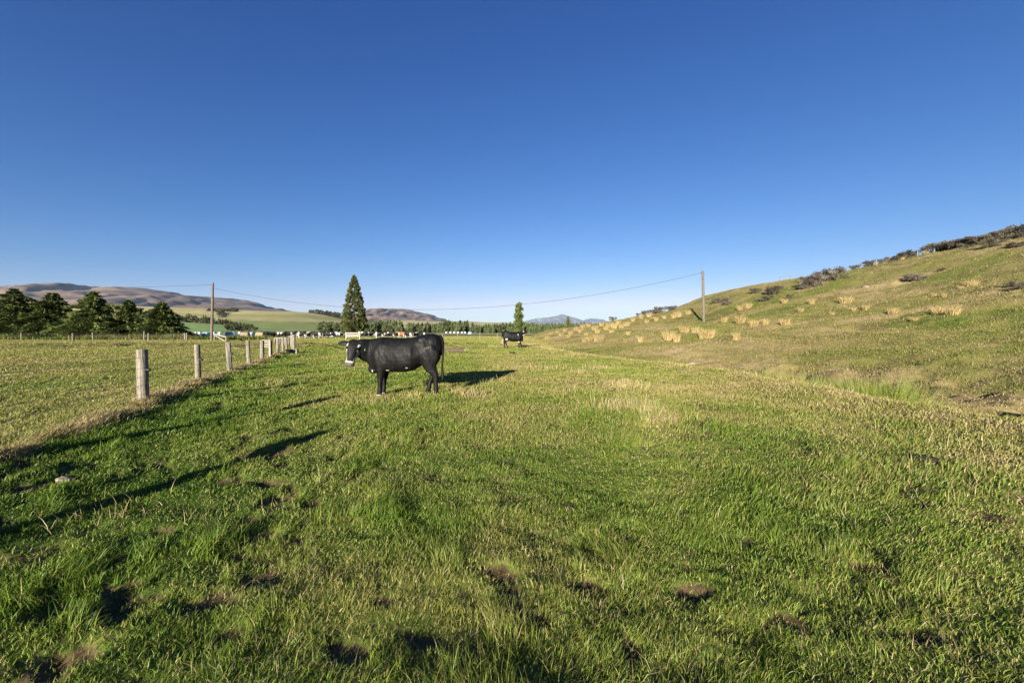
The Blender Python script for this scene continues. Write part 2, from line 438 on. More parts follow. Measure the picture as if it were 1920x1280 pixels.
def sample_polar(n0, r0, r1, p, amax=64):
    """points with density n0*(r0/r)^p per m2"""
    N = 300000
    rs = np.linspace(r0, r1, 4000); pdf = rs * n0 * (r0 / rs) ** p
    cdf = np.cumsum(pdf); tot = cdf[-1] * (rs[1] - rs[0]) * 2 * np.radians(amax)
    N = int(tot)
    r = np.interp(rng.uniform(0, cdf[-1], N), cdf, rs)
    a = np.radians(rng.uniform(-amax, amax, N))
    return r * np.sin(a), r * np.cos(a)
def tallness(x, y):
    cl = fbm(x / .55, y / .55, 71, 2); big = fbm(x / 1.9, y / 1.9, 73, 2)
    h = .55 + 1.2 * sst(.42, .70, cl) + .9 * sst(.5, .75, big)
    lush = sst(.6, -1.2, x) * sst(6.5, 2.5, y) * (fence_d(x, y) > .3)
    rf = sst(1.2, 3.0, x) * sst(6, 2.5, y)
    h = h * (1 + 1.5 * lush * sst(.35, .65, fbm(x / .5 + 4, y / .5, 75, 2)) + .10 * rf)
    h = h * (1 - .35 * sst(-.2, -1.2, fence_d(x, y)))
    h = h * (1 - .25 * sst(5, 12, np.hypot(x, y)))
    return h
def sward(parts, n0, p, r1, kind):
    x, y = sample_polar(n0, 1.0, 2.4, .1, 62)
    x2, y2 = sample_polar(n0, 2.4, r1, p, 62)
    x = np.r_[x, x2]; y = np.r_[y, y2]
    mud = mudness(x, y)
    u = rng.uniform(0, 1, len(x))
    if kind == 'mat': keep = u > .60 * mud
    else:
        cl = fbm(x / .17, y / .17, 81, 2); cb = fbm(x / .75, y / .75, 83, 2)
        keep = u < (1 - mud) * sst(.44, .62, cl) * (.25 + .9 * sst(.38, .62, cb))
    x, y = x[keep], y[keep]; r = np.hypot(x, y); n = len(x); print(kind, n)
    d = dryness(x, y); T = tallness(x, y)
    if kind == 'mat':
        L = .023 * rng.uniform(.6, 1.5, n) * (.7 + .3 * T); lean = np.clip(rng.normal(.62, .30, n), .05, 1.1); wd = .0040
        a = rng.uniform(0, 2 * np.pi, n)
    else:
        L = .031 * T * rng.uniform(.5, 1.5, n); lean = np.clip(rng.normal(.60, .27, n), .05, 1.1); wd = .0034
        a = fbm(x / .6, y / .6, 91, 2) * 2 * np.pi * 2.2 + rng.normal(0, 1.0, n)
        d = d - .06
    L = L * (1 + .9 * sst(3, 9, r) + 1.0 * sst(9, 45, r))
    right = sst(1.0, 3.0, x) * sst(7, 3, y)
    dx = np.cos(a) + .35 + .75 * right; dy = np.sin(a) - .45 * right; l = np.hypot(dx, dy) + 1e-6; dx /= l; dy /= l
    wd = wd * np.maximum(1, r / 2.0) ** .78 * np.maximum(1, r / 14) ** .15 * rng.uniform(.6, 1.25, n)
    nf = 1 - .88 * sst(3.5, 14, r)
    dd = d + rng.normal(0, .15, n) * nf + (rng.uniform(0, 1, n) < .06 + .12 * d) * rng.uniform(.2, .6, n) * nf
    rn = .5 + (rng.uniform(0, 1, n) - .5) * (1 - .55 * sst(4, 16, r))
    rn = rn - .36 * hillmask(x, y) - .14 * (fence_d(x, y) < -.3)
    near = (r < 4.5) & (L > .03); f = ~near
    dd = np.clip(dd, 0, 1)
    z = terr(x, y) - .004
    for k, sg in ((near, 3), (f, 2)):
        if k.any(): parts.append(blades(x[k], y[k], L[k], wd[k], dx[k], dy[k], lean[k], dd[k], rn[k], z=z[k], seg=sg))
def build_grass():
    parts = []
    sward(parts, 11000, 1.62, 110, 'mat')
    sward(parts, 11000, 1.75, 60, 'tuft')
    grass_obj('grass', parts, MAT['blade'], 'short trampled green grass with yellowed blades covering the near paddock', 'grass')
    # seed stalks and straw clumps standing out of the sward
    parts = []
    x, y = sample_polar(22, 1.3, 30, .8, 60)
    k = rng.uniform(0, 1, len(x)) < .15 + 1.0 * dryness(x, y); x, y = x[k], y[k]; n = len(x); r = np.hypot(x, y)
    a = rng.uniform(0, 2 * np.pi, n)
    parts.append(blades(x, y, rng.uniform(.06, .17, n) * np.minimum(1, .35 + r / 9), .0018 * np.maximum(1, r / 2.2), np.cos(a), np.sin(a), rng.uniform(.2, 1.0, n), rng.uniform(.7, 1, n), rng.uniform(.2, 1, n), seg=3))
    # straw patches right of the cow and by the bank edge
    x, y = sample_polar(2600, 1.1, 20, 1.6, 60)
    w = fbm(x / .5, y / .5, 141, 3); k = (rng.uniform(0, 1, len(x)) < sst(.50, .66, w)); x, y = x[k], y[k]; n = len(x); r = np.hypot(x, y); a = rng.uniform(0, 6.283, n)
    parts.append(blades(x, y, rng.uniform(.03, .10, n), .0034 * np.maximum(1, r / 2.2), np.cos(a), np.sin(a), rng.uniform(.8, 1.15, n), rng.uniform(.6, 1, n), rng.uniform(-.35, .6, n)))
    m = 26000; px = rng.uniform(1000, 2100, m); Y = rng.uniform(9, 75, m); x = (px - 960) / F * Y; k = (hillmask(x, Y) > .9) & (rng.uniform(0, 1, m) < sst(.50, .68, fbm(x / 1.6, Y / 1.1, 143, 3))); x, y = x[k], Y[k]; n = len(x); r = np.hypot(x, y); a = rng.uniform(0, 6.283, n)
    parts.append(blades(x, y, rng.uniform(.08, .24, n), .0035 * np.maximum(1, r / 2.4), np.cos(a), np.sin(a), rng.uniform(.1, .8, n), rng.uniform(.5, .85, n), rng.uniform(-.4, .25, n)))
    cs = [(hit(px, py), s, m) for px, py, s, m in [(1180, 765, .5, 420), (1215, 772, .35, 240), (1160, 720, .45, 320), (1195, 728, .5, 260), (1250, 790, .25, 160), (1238, 792, .2, 120), (1120, 690, .5, 200), (880, 742, .35, 160), (860, 738, .2, 120), (700, 755, .3, 90), (780, 745, .3, 80), (1090, 700, .4, 140), (1050, 735, .4, 120), (910, 715, .5, 130), (1030, 690, .8, 160), (1130, 760, .5, 120), (520, 720, .4, 60), (960, 690, .6, 110), (1560, 1010, .3, 60), (1750, 905, .5, 120), (1850, 850, .5, 130), (640, 990, .25, 35), (460, 985, .3, 60), (200, 1000, .3, 60)]]
    for c, s, m in cs:
        xx = c[0] + rng.normal(0, s * .6, m); yy = c[1] + rng.normal(0, s * .6, m); a = rng.uniform(0, 2 * np.pi, m)
        rr = np.hypot(xx, yy)
        parts.append(blades(xx, yy, rng.uniform(.07, .22, m) * np.minimum(1, rr / 6), .0026 * np.maximum(1, rr / 2.6), np.cos(a), np.sin(a), rng.uniform(.1, .8, m), rng.uniform(.62, 1, m), rng.uniform(.1, 1, m), seg=3))
    # pale dead fringe on the bank edge
    m = 6000; yy = rng.uniform(4, 40, m) ** 1.0; xx = edge_x(yy) + rng.normal(.12, .22, m); a = rng.uniform(0, 2 * np.pi, m); rr = np.hypot(xx, yy)
    k = rng.uniform(0, 1, m) < sst(.25, .6, fbm(xx / 1.2, yy / 1.2, 95, 2)); xx, yy, a, rr = xx[k], yy[k], a[k], rr[k]; m = len(xx)
    parts.append(blades(xx, yy, rng.uniform(.05, .17, m), .003 * np.maximum(1, rr / 2.2), np.cos(a), np.sin(a), rng.uniform(.2, .9, m), rng.uniform(.55, .95, m), rng.uniform(.1, 1, m), seg=3))
    grass_obj('dry_grass_stalks', parts, MAT['blade'], 'bleached dead stalks scattered through the green sward', 'dry grass')
    # long dead grass left standing under the fence wires
    m = 40000
    yy = -1 + 25.5 * rng.uniform(0, 1, m) ** 1.5
    off = rng.normal(.02, .15, m)
    xx = fence_x(yy) + off * 1.0886
    w = sst(.30, .6, fbm(xx / .6, yy / .6, 97, 3)); k = rng.uniform(0, 1, m) < .08 + .9 * w
    xx, yy, off, w = xx[k], yy[k], off[k], w[k]; m = len(xx); rr = np.hypot(xx, yy)
    a = rng.normal(-.5, .9, m)
    Lh = rng.uniform(.06, .21, m) * (.35 + .75 * w) * np.exp(-(off / .45) ** 2)
    parts = [blades(xx, yy, Lh, .0042 * np.maximum(1, rr / 3.0), np.cos(a), np.sin(a), np.clip(rng.normal(.75, .22, m), .1, 1.1), np.clip(rng.normal(.82, .14, m), .2, 1), rng.uniform(0, .8, m), seg=3)]
    grass_obj('long_fence_grass', parts, MAT['blade'], 'long bleached brown grass growing in a strip under the wire fence', 'long grass')
    # rank grass and brush behind the far fence, below the shelter belt
    m = 16000
    px = rng.uniform(-300, 500, m); Y = rng.uniform(63.5, 67, m)
    xx = (px - 960) / F * Y; a = rng.uniform(0, 2 * np.pi, m)
    w = fbm(xx / 2.5, Y / 2.5, 99, 3)
    parts = [blades(xx, Y, rng.uniform(.3, 1.15, m) * (.35 + w), rng.uniform(.04, .09, m), np.cos(a), np.sin(a), rng.uniform(.1, .6, m), np.clip(.15 + .9 * (w - .2) + rng.normal(0, .2, m), 0, 1), rng.uniform(-.5, .25, m))]
    grass_obj('rank_roadside_grass', parts, MAT['blade'], 'rank brown and green grass growing along the far fence under the dark trees', 'long grass')
build_grass()
print('grass', time.time() - T0)

# ------------------------------------------------------------------ solid shape helpers
def tube(path, radii, sides=12, cap=True, squash=None, up=None):
    """lofted tube; radii entries r or (ra, rb). returns verts, faces (closed)"""
    P = [Vector(p) for p in path]; V = []; Fc = []
    n = len(P)
    for i, p in enumerate(P):
        d = (P[min(i + 1, n - 1)] - P[max(i - 1, 0)]).normalized()
        u = Vector(up) if up else (Vector((0, 1, 0)) if abs(d.y) < .9 else Vector((1, 0, 0)))
        a = (u - d * u.dot(d)).normalized(); b = d.cross(a)
        r = radii[i]; ra, rb = r if isinstance(r, tuple) else (r, r)
        for k in range(sides):
            t = 2 * math.pi * k / sides
            V.append(p + a * math.cos(t) * ra + b * math.sin(t) * rb)
    for i in range(n - 1):
        for k in range(sides):
            k2 = (k + 1) % sides
            Fc.append((i * sides + k, i * sides + k2, (i + 1) * sides + k2, (i + 1) * sides + k))
    if cap:
        Fc.append(tuple(range(sides))[::-1]); Fc.append(tuple((n - 1) * sides + k for k in range(sides)))
    return V, Fc
def merge(parts):
    V, Fc = [], []
    for v, f in parts:
        o = len(V); V += list(v); Fc += [tuple(i + o for i in q) for q in f]
    return V, Fc
def box(c, s, rz=0.0):
    V = []
    for x in (-.5, .5):
        for y in (-.5, .5):
            for z in (-.5, .5):
                X, Y = x * s[0], y * s[1]
                V.append(Vector((c[0] + X * math.cos(rz) - Y * math.sin(rz), c[1] + X * math.sin(rz) + Y * math.cos(rz), c[2] + z * s[2])))
    return V, [(0, 1, 3, 2), (4, 6, 7, 5), (0, 4, 5, 1), (2, 3, 7, 6), (0, 2, 6, 4), (1, 5, 7, 3)]
def bar(a, b, w, h):
    """rectangular plank from a to b"""
    a = Vector(a); b = Vector(b); d = (b - a).normalized()
    s = d.cross(Vector((0, 0, 1))).normalized(); u = s.cross(d)
    V = [p + s * sx * w / 2 + u * sz * h / 2 for p in (a, b) for sx in (-1, 1) for sz in (-1, 1)]
    return V, [(0, 1, 3, 2), (4, 6, 7, 5), (0, 4, 5, 1), (2, 3, 7, 6), (0, 2, 6, 4), (1, 5, 7, 3)]
def part(name, vf, mat, parent, smooth=True, bevel=0):
    me = mesh_from(name, vf[0], vf[1], mat, smooth)
    bm = bmesh.new(); bm.from_mesh(me); bmesh.ops.recalc_face_normals(bm, faces=bm.faces)
    if bevel: bmesh.ops.bevel(bm, geom=list(bm.edges), offset=bevel, segments=2, affect='EDGES')
    if smooth:
        for e in bm.edges:
            if len(e.link_faces) == 2 and e.calc_face_angle(0) > 1.0: e.smooth = False
    bm.to_mesh(me); bm.free()
    return obj(name, me, parent)
def post_shape(base, h, r, lean=(0, 0), rough=.06, seed=0, sides=18, sink=.15, taper=.04):
    rg = random.Random(seed); path, rad = [], []
    m = 14
    wob = [rg.uniform(-1, 1) for _ in range(m + 1)]
    V, Fc = [], []
    for i in range(m + 1):
        t = i / m; z = -sink + (h + sink) * t
        cx = lean[0] * t * h + r * rough * 1.2 * math.sin(t * 4 + seed); cy = lean[1] * t * h
        rr = r * (1 + taper * (1 - t)) * (1 + rough * .4 * wob[i])
        if i == m: rr *= .97
        for k in range(sides):
            a = 2 * math.pi * k / sides
            q = rr * (1 + rough * .7 * math.sin(3 * a + seed * 1.7 + t * 2.2) + rough * .5 * math.sin(5 * a + seed + 3 * t) + rg.uniform(-.2, .2) * rough)
            V.append(Vector((base[0] + cx + q * math.cos(a), base[1] + cy + q * math.sin(a), base[2] + z + (rg.uniform(-.1, .1) * r * .3 if i == m else 0))))
    for i in range(m):
        for k in range(sides):
            k2 = (k + 1) % sides
            Fc.append((i * sides + k, i * sides + k2, (i + 1) * sides + k2, (i + 1) * sides + k))
    top = m * sides; V.append(Vector((base[0] + lean[0] * h, base[1] + lean[1] * h, base[2] + h + .004)))
    for k in range(sides): Fc.append((top + k, top + (k + 1) % sides, len(V) - 1))
    return V, Fc
ORD = ['first', 'second', 'third', 'fourth', 'fifth', 'sixth', 'seventh', 'eighth', 'ninth', 'tenth', 'eleventh', 'twelfth', 'thirteenth', 'fourteenth', 'fifteenth', 'sixteenth', 'seventeenth', 'eighteenth', 'nineteenth', 'twentieth']
def ordw(i): return ORD[i] if i < 20 else 'twenty-' + ORD[i - 20]

# ------------------------------------------------------------------ near fence
def near_fence():
    pts = [(-5.33, 3.75, 1.08, .11), (-4.05, .75, 1.08, .11)]      # two beyond the left edge: their shadows cross the grass
    spec = [(266, 7.25, 655, .083), (370, 9.98, 646, .062), (429, 13.4, 641, .078), (466, 16.0, 639, .068), (491, 18.3, 638, .080), (507, 20.1, 637, .080), (520, 22.4, 634, .075), (530, 24.2, 632, .062), (537, 25.6, 633, .065)]
    first = on(266, 7.25)
    root = empty('wire_fence', (first[0], first[1], first[2]))
    tag(root, 'weathered round post and wire fence running away beside the green strip', 'fence')
    o0 = Vector(root.location)
    posts = []
    for i, (x, y, h, r) in enumerate(pts): posts.append((np.array([x, y, gz(x, y)]), h, r))
    for px, Y, ptop, r in spec:
        p = on(px, Y); posts.append((p, at(px, ptop, Y)[2] - p[2], r))
    posts.sort(key=lambda t: t[0][1])
    tops = []
    for i, (p, h, r) in enumerate(posts):
        po = part('post', post_shape(tuple(Vector(p) - o0), h, r, (random.uniform(-.015, .015), random.uniform(-.03, .03)), .05 + .05 * (i % 3 == 1) + .05 * (i > 3), i + 3), MAT['post'], root)
        if i in (2, 3, 4):
            c = Vector(p) - o0 + Vector((r + .02, -.01, h * .62))
            part('insulator', merge([tube([c + Vector((-.03, 0, 0)), c + Vector((.035, 0, -.005)), c + Vector((.05, -.01, .01))], [.03, .024, .012], 8), tube([c + Vector((.02, 0, -.035)), c + Vector((.02, 0, .03))], [.014, .012], 6)]), MAT['black'], po)
        tops.append((Vector(p) - o0, h, r))
    # wires: five strands, stapled to the camera side of the posts; slack between
    for f in (.18, .34, .5, .66, .86):
        path = []
        for (p, h, r) in tops: path.append(p + Vector((r * .85 + .004, -r * .55 - .004, min(h, 1.0) * f)))
        pp = []
        for a, b in zip(path[:-1], path[1:]):
            for k in range(6): pp.append(a.lerp(b, k / 6) - Vector((0, 0, .02 * math.sin(math.pi * k / 6))))
        pp.append(path[-1])
        part('wire', tube(pp, [.0026] * len(pp), 5), MAT['wire'], root)
    # netting stays
    V = []
    for (p, h, r), (p2, h2, r2) in zip(tops[:6], tops[1:7]):
        L = (p2 - p).length; m = int(L / .32)
        for k in range(1, m):
            t = k / m; b = p.lerp(p2, t) + Vector((r * .85, -r * .55, 0))
            V.append(tube([b + Vector((0, 0, .12)), b + Vector((0, 0, .86))], [.0011, .0011], 4))
    [part('stay_wire', v, MAT['wire'], root) for v in V]
    return posts
near_fence()

# hurdle of slats standing behind the fence
def slat_gate(name, px0, px1, Y, ptop, pbot, n, mat, label, cat, posts=True):
    a = at(px0, ptop, Y); b = at(px1, ptop, Y); zb = at(px0, pbot, Y)[2]
    g = gz((a[0] + b[0]) / 2, Y)
    root = empty(name, ((a[0] + b[0]) / 2, Y, g)); tag(root, label, cat); o = Vector(root.location)
    th = (a[2] - zb) / (n * 2.5)
    for i in range(n):
        z = a[2] - (a[2] - zb) * (i + .5) / n - g
        part('slat', bar((a[0] - o.x, 0, z), (b[0] - o.x, 0, z + random.uniform(-.01, .01)), .03, th), mat, root, False, .004)
    for x in (a[0], b[0]):
        part('upright', box((x - o.x, .034, (a[2] - g) / 2), (.07, .034, a[2] - g)), mat, root, False, .004)
    return root
slat_gate('slatted_hurdle', 493, 505, 19.6, 636.5, 651.5, 5, MAT['rail'], 'pale five-slat timber hurdle standing between two thick grey fence posts', 'hurdle')
slat_gate('timber_gate', 648, 674, 64, 622.5, 632, 3, MAT['white_gate'], 'pale boarded gate in the far fence in front of the tall pointed conifer', 'gate')

# stock yard fence behind the end of the near fence
def rail_fence(name, plist, rails, label, r=.07, mat='rail', tops=None):
    p0 = plist[0][0]; root = empty(name, tuple(p0)); tag(root, label, 'fence'); o = Vector(p0); tp = []
    for i, (p, h) in enumerate(plist):
        part('post', post_shape(tuple(Vector(p) - o), h, r, (random.uniform(-.03, .03), 0), .07, i + 40, 10), MAT['post'], root); tp.append((Vector(p) - o, h))
    for f, w, hh in rails:
        V = [bar(a[0] + Vector((0, -r - .016, a[1] * f)), b[0] + Vector((0, -r - .016, b[1] * f)), .03, hh) for a, b in zip(tp[:-1], tp[1:])]
        for v in V: part('rail', v, MAT[mat], root, False)
    return root
pl = []
for px, Y, pt in [(551, 26.6, 627), (548.5, 29, 627), (546, 33, 628), (541, 36, 633), (534, 37, 633), (525, 38, 633), (515, 39, 633)]:
    p = on(px, Y); pl.append((p, at(px, pt, Y)[2] - p[2]))
rail_fence('yard_fence', pl, [(.93, .03, .06)], 'thin railed stockyard fence at the far end of the wire fence', .075)
# braced stay of rails by the left power pole
def stay():
    A1 = at(402, 625, 61); A2 = at(424, 630.5, 52)
    root = empty('braced_rail', (A1[0], 61, gz(A1[0], 61))); tag(root, 'sloping top rail with diagonal brace beside the foot of the left power pole', 'fence stay'); o = Vector(root.location)
    g1 = gz(A1[0], 61); g2 = gz(A2[0], 52)
    part('post', post_shape((0, 0, 0), A1[2] - g1, .11, (0, 0), .06, 3, 10), MAT['post'], root)
    q2 = Vector((A2[0], 52, g2)) - o
    part('post', post_shape(tuple(q2), A2[2] - g2, .10, (0, 0), .06, 4, 10), MAT['post'], root)
    part('rail', bar((0.0, -.13, A1[2] - g1 - .06), q2 + Vector((0, -.12, A2[2] - g2 - .06)), .05, .13), MAT['rail'], root, False)
    part('brace', bar((.12, -.1, .75), q2 + Vector((-.1, -.1, .1)), .09, .10), MAT['rail'], root, False)
stay()
# plank lying on the grass
p = on(440, 32); r_ = part('weathered_plank', merge([bar((-.35, 0, .06), (.35, .1, .05), .16, .04), bar((-.05, .05, .0), (-.05, .05, .34), .09, .05)]), MAT['rail'], None, False, .004)
r_.location = p; tag(r_, 'short weathered plank lying on the paddock behind the third fence post', 'plank')
# concrete block and black tub at the fence end
p = on(551.5, 24.6); o = part('concrete_block', box((0, 0, .14), (.42, .34, .34), .1), MAT['concrete'], None, False, .02); o.location = p
tag(o, 'square stained concrete block at the end of the wire fence', 'block')
p = on(541.5, 24.2)
def tub():
    V, Fc = [], []
    s = 20
    for r, z in [(.14, 0), (.19, .30), (.2, .31), (.18, .31), (.13, .03)]:
        for k in range(s): V.append(Vector((r * math.cos(6.2832 * k / s), r * math.sin(6.2832 * k / s), z)))
    for i in range(4):
        for k in range(s): Fc.append((i * s + k, i * s + (k + 1) % s, (i + 1) * s + (k + 1) % s, (i + 1) * s + k))
    Fc.append(tuple(range(s))[::-1]); Fc.append(tuple(4 * s + k for k in range(s)))
    return V, Fc
o = part('feed_tub', tub(), MAT['black'], None); o.location = p - np.array([0, 0, .02]); tag(o, 'dark tapered tub beside the concrete block at the fence end', 'tub')

# far fence across the paddock, left
def far_fence():
    P = [(-120, 63.2, 630), (-40, 63, 630), (40, 62.8, 623.5), (137, 53, 624.5), (174, 62.6, 623), (270, 62.2, 621), (278, 56, 624.5), (347, 61.5, 624), (350, 61.3, 624)]
    p0 = on(40, 62.8); root = empty('paddock_fence', tuple(p0)); o = Vector(p0)
    tag(root, 'far post and wire fence along the foot of the dark trees on the left', 'fence')
    tp = []
    for i, (px, Y, pt) in enumerate(P):
        p = on(px, Y); h = at(px, pt, Y)[2] - p[2]
        part('post', post_shape(tuple(Vector(p) - o), h, .13 if px in (137, 347) else .085, (random.uniform(-.06, .06), 0), .06, i, 10), MAT['post' if px != 137 else 'pole'], root)
        if Y > 60: tp.append(Vector(p) - o + Vector((0, -.1, 0)))
    for f in (.4, .75, 1.0): part('wire', tube([q + Vector((0, 0, f)) for q in tp], [.004] * len(tp), 4), MAT['wire'], root)
far_fence()
def herd_fence():
    P = [(556, 66), (605, 66), (650, 66), (676, 66), (720, 66.5), (775, 67), (830, 67.5), (858, 68), (900, 68), (933, 68)]
    p0 = on(556, 66); root = empty('herd_fence', tuple(p0)); o = Vector(p0); tp = []
    tag(root, 'slender post and wire fence in front of the distant cattle herd', 'fence')
    for i, (px, Y) in enumerate(P):
        p = on(px, Y); part('post', post_shape(tuple(Vector(p) - o), 1.12, .06, (random.uniform(-.03, .03), 0), .05, i, 8), MAT['post'], root); tp.append(Vector(p) - o + Vector((0, -.07, 0)))
    for f in (.5, 1.05): part('wire', tube([q + Vector((0, 0, f)) for q in tp], [.006] * len(tp), 4), MAT['rail'], root)
herd_fence()

# ------------------------------------------------------------------ power poles and cables
def pole(px, Y, ptop, lean_px, label, r):
    p = on(px, Y); h = at(px, ptop, Y)[2] - p[2]
    root = empty('power_pole', tuple(p)); tag(root, label, 'power pole', 'power poles')
    l = lean_px / F * Y / h
    part('pole_shaft', post_shape((0, 0, 0), h, r, (l, 0), .02, 5, 14, .3, .35), MAT['pole'], root)
    for v in (tube([(l * h - r * 1.1, -.02, h - .35), (l * h - r * 1.1 - .14, -.05, h - .33)], [.035, .03], 8), tube([(l * h + r, -.02, h - .52), (l * h + r + .12, -.05, h - .55)], [.035, .03], 8)): part('cable_bracket', v, MAT['cable'], root)
    return p, h, l
pA, hA, lA = pole(396.5, 61, 530, 4.5, 'tall slim wooden power pole rising from the far fence on the left', .15)
pB, hB, lB = pole(1319.5, 52, 507.5, -3.5, 'bare wooden power pole standing on the hillside among straw tussocks', .14)
def cable(pts, r, label):
    a = pts[0]; root = part('power_cable', tube([Vector(p) - Vector(a) for p in pts], [r] * len(pts), 5), MAT['cable'], None); root.location = tuple(a); tag(root, label, 'cable', 'power cables')
def span(a, b, dip, n=40):
    return [a + (b - a) * (i / n) - np.array([0, 0, dip * 4 * (i / n) * (1 - i / n)]) for i in range(n + 1)]
a = pA + np.array([lA * hA + .22, -.05, hA - .85]); b = pB + np.array([lB * hB - .2, -.05, hB - .3])
mid = at(735, 579.5, (61 + 52) / 2)
tt = np.clip((mid[0] - a[0]) / (b[0] - a[0]), .1, .9)
dip = ((a + (b - a) * tt)[2] - mid[2]) / (4 * tt * (1 - tt))
cable(span(a, b, dip), .021, 'sagging black cable strung between the two power poles')
a = pA + np.array([lA * hA - .25, -.05, hA - .33]); b = at(-330, 536, 60)
m2 = at(60, 541, 60.5); tt = (m2[0] - a[0]) / (b[0] - a[0]); dip = ((a + (b - a) * tt)[2] - m2[2]) / (4 * tt * (1 - tt))
cable(span(a, b, dip, 30), .024, 'black cable running off left above the dark trees')

# ------------------------------------------------------------------ cattle
def remesh(vf, voxel, smooth, name):
    me = mesh_from(name + '_raw', vf[0], vf[1])
    bm = bmesh.new(); bm.from_mesh(me); bmesh.ops.recalc_face_normals(bm, faces=bm.faces); bm.to_mesh(me); bm.free()
    o = bpy.data.objects.new('raw', me); COL.objects.link(o)
    m = o.modifiers.new('r', 'REMESH'); m.mode = 'VOXEL'; m.voxel_size = voxel; m.adaptivity = 0
    s = o.modifiers.new('s', 'SMOOTH'); s.factor = .5; s.iterations = smooth
    dg = bpy.context.evaluated_depsgraph_get(); dg.update()
    out = bpy.data.meshes.new_from_object(o.evaluated_get(dg)); out.name = name
    bpy.data.objects.remove(o); bpy.data.meshes.remove(me)
    out.polygons.foreach_set('use_smooth', [True] * len(out.polygons))
    return out
def superloft(secs, sides=28, e=2.35):
    V, Fc = [], []
    for x, top, bot, hw in secs:
        zc, hh = (top + bot) / 2, (top - bot) / 2
        for k in range(sides):
            t = 2 * math.pi * k / sides; c, s = math.cos(t), math.sin(t)
            yy = hw * math.copysign(abs(c) ** (2 / e), c); zz = hh * math.copysign(abs(s) ** (2 / e), s)
            yy *= 1 - .20 * max(0, s) ** 2            # narrower along the spine
            V.append(Vector((x, yy, zc + zz)))
    n = len(secs)
    for i in range(n - 1):
        for k in range(sides):
            k2 = (k + 1) % sides; Fc.append((i * sides + k, i * sides + k2, (i + 1) * sides + k2, (i + 1) * sides + k))
    Fc.append(tuple(range(sides))[::-1]); Fc.append(tuple((n - 1) * sides + k for k in range(sides)))
    return V, Fc
def blob(c, r, seg=14):
    bm = bmesh.new(); bmesh.ops.create_uvsphere(bm, u_segments=seg, v_segments=seg // 2 + 2, radius=1)
    V = [Vector((c[0] + v.co.x * r[0], c[1] + v.co.y * r[1], c[2] + v.co.z * r[2])) for v in bm.verts]
    Fc = [tuple(v.index for v in f.verts) for f in bm.faces]; bm.free(); return V, Fc

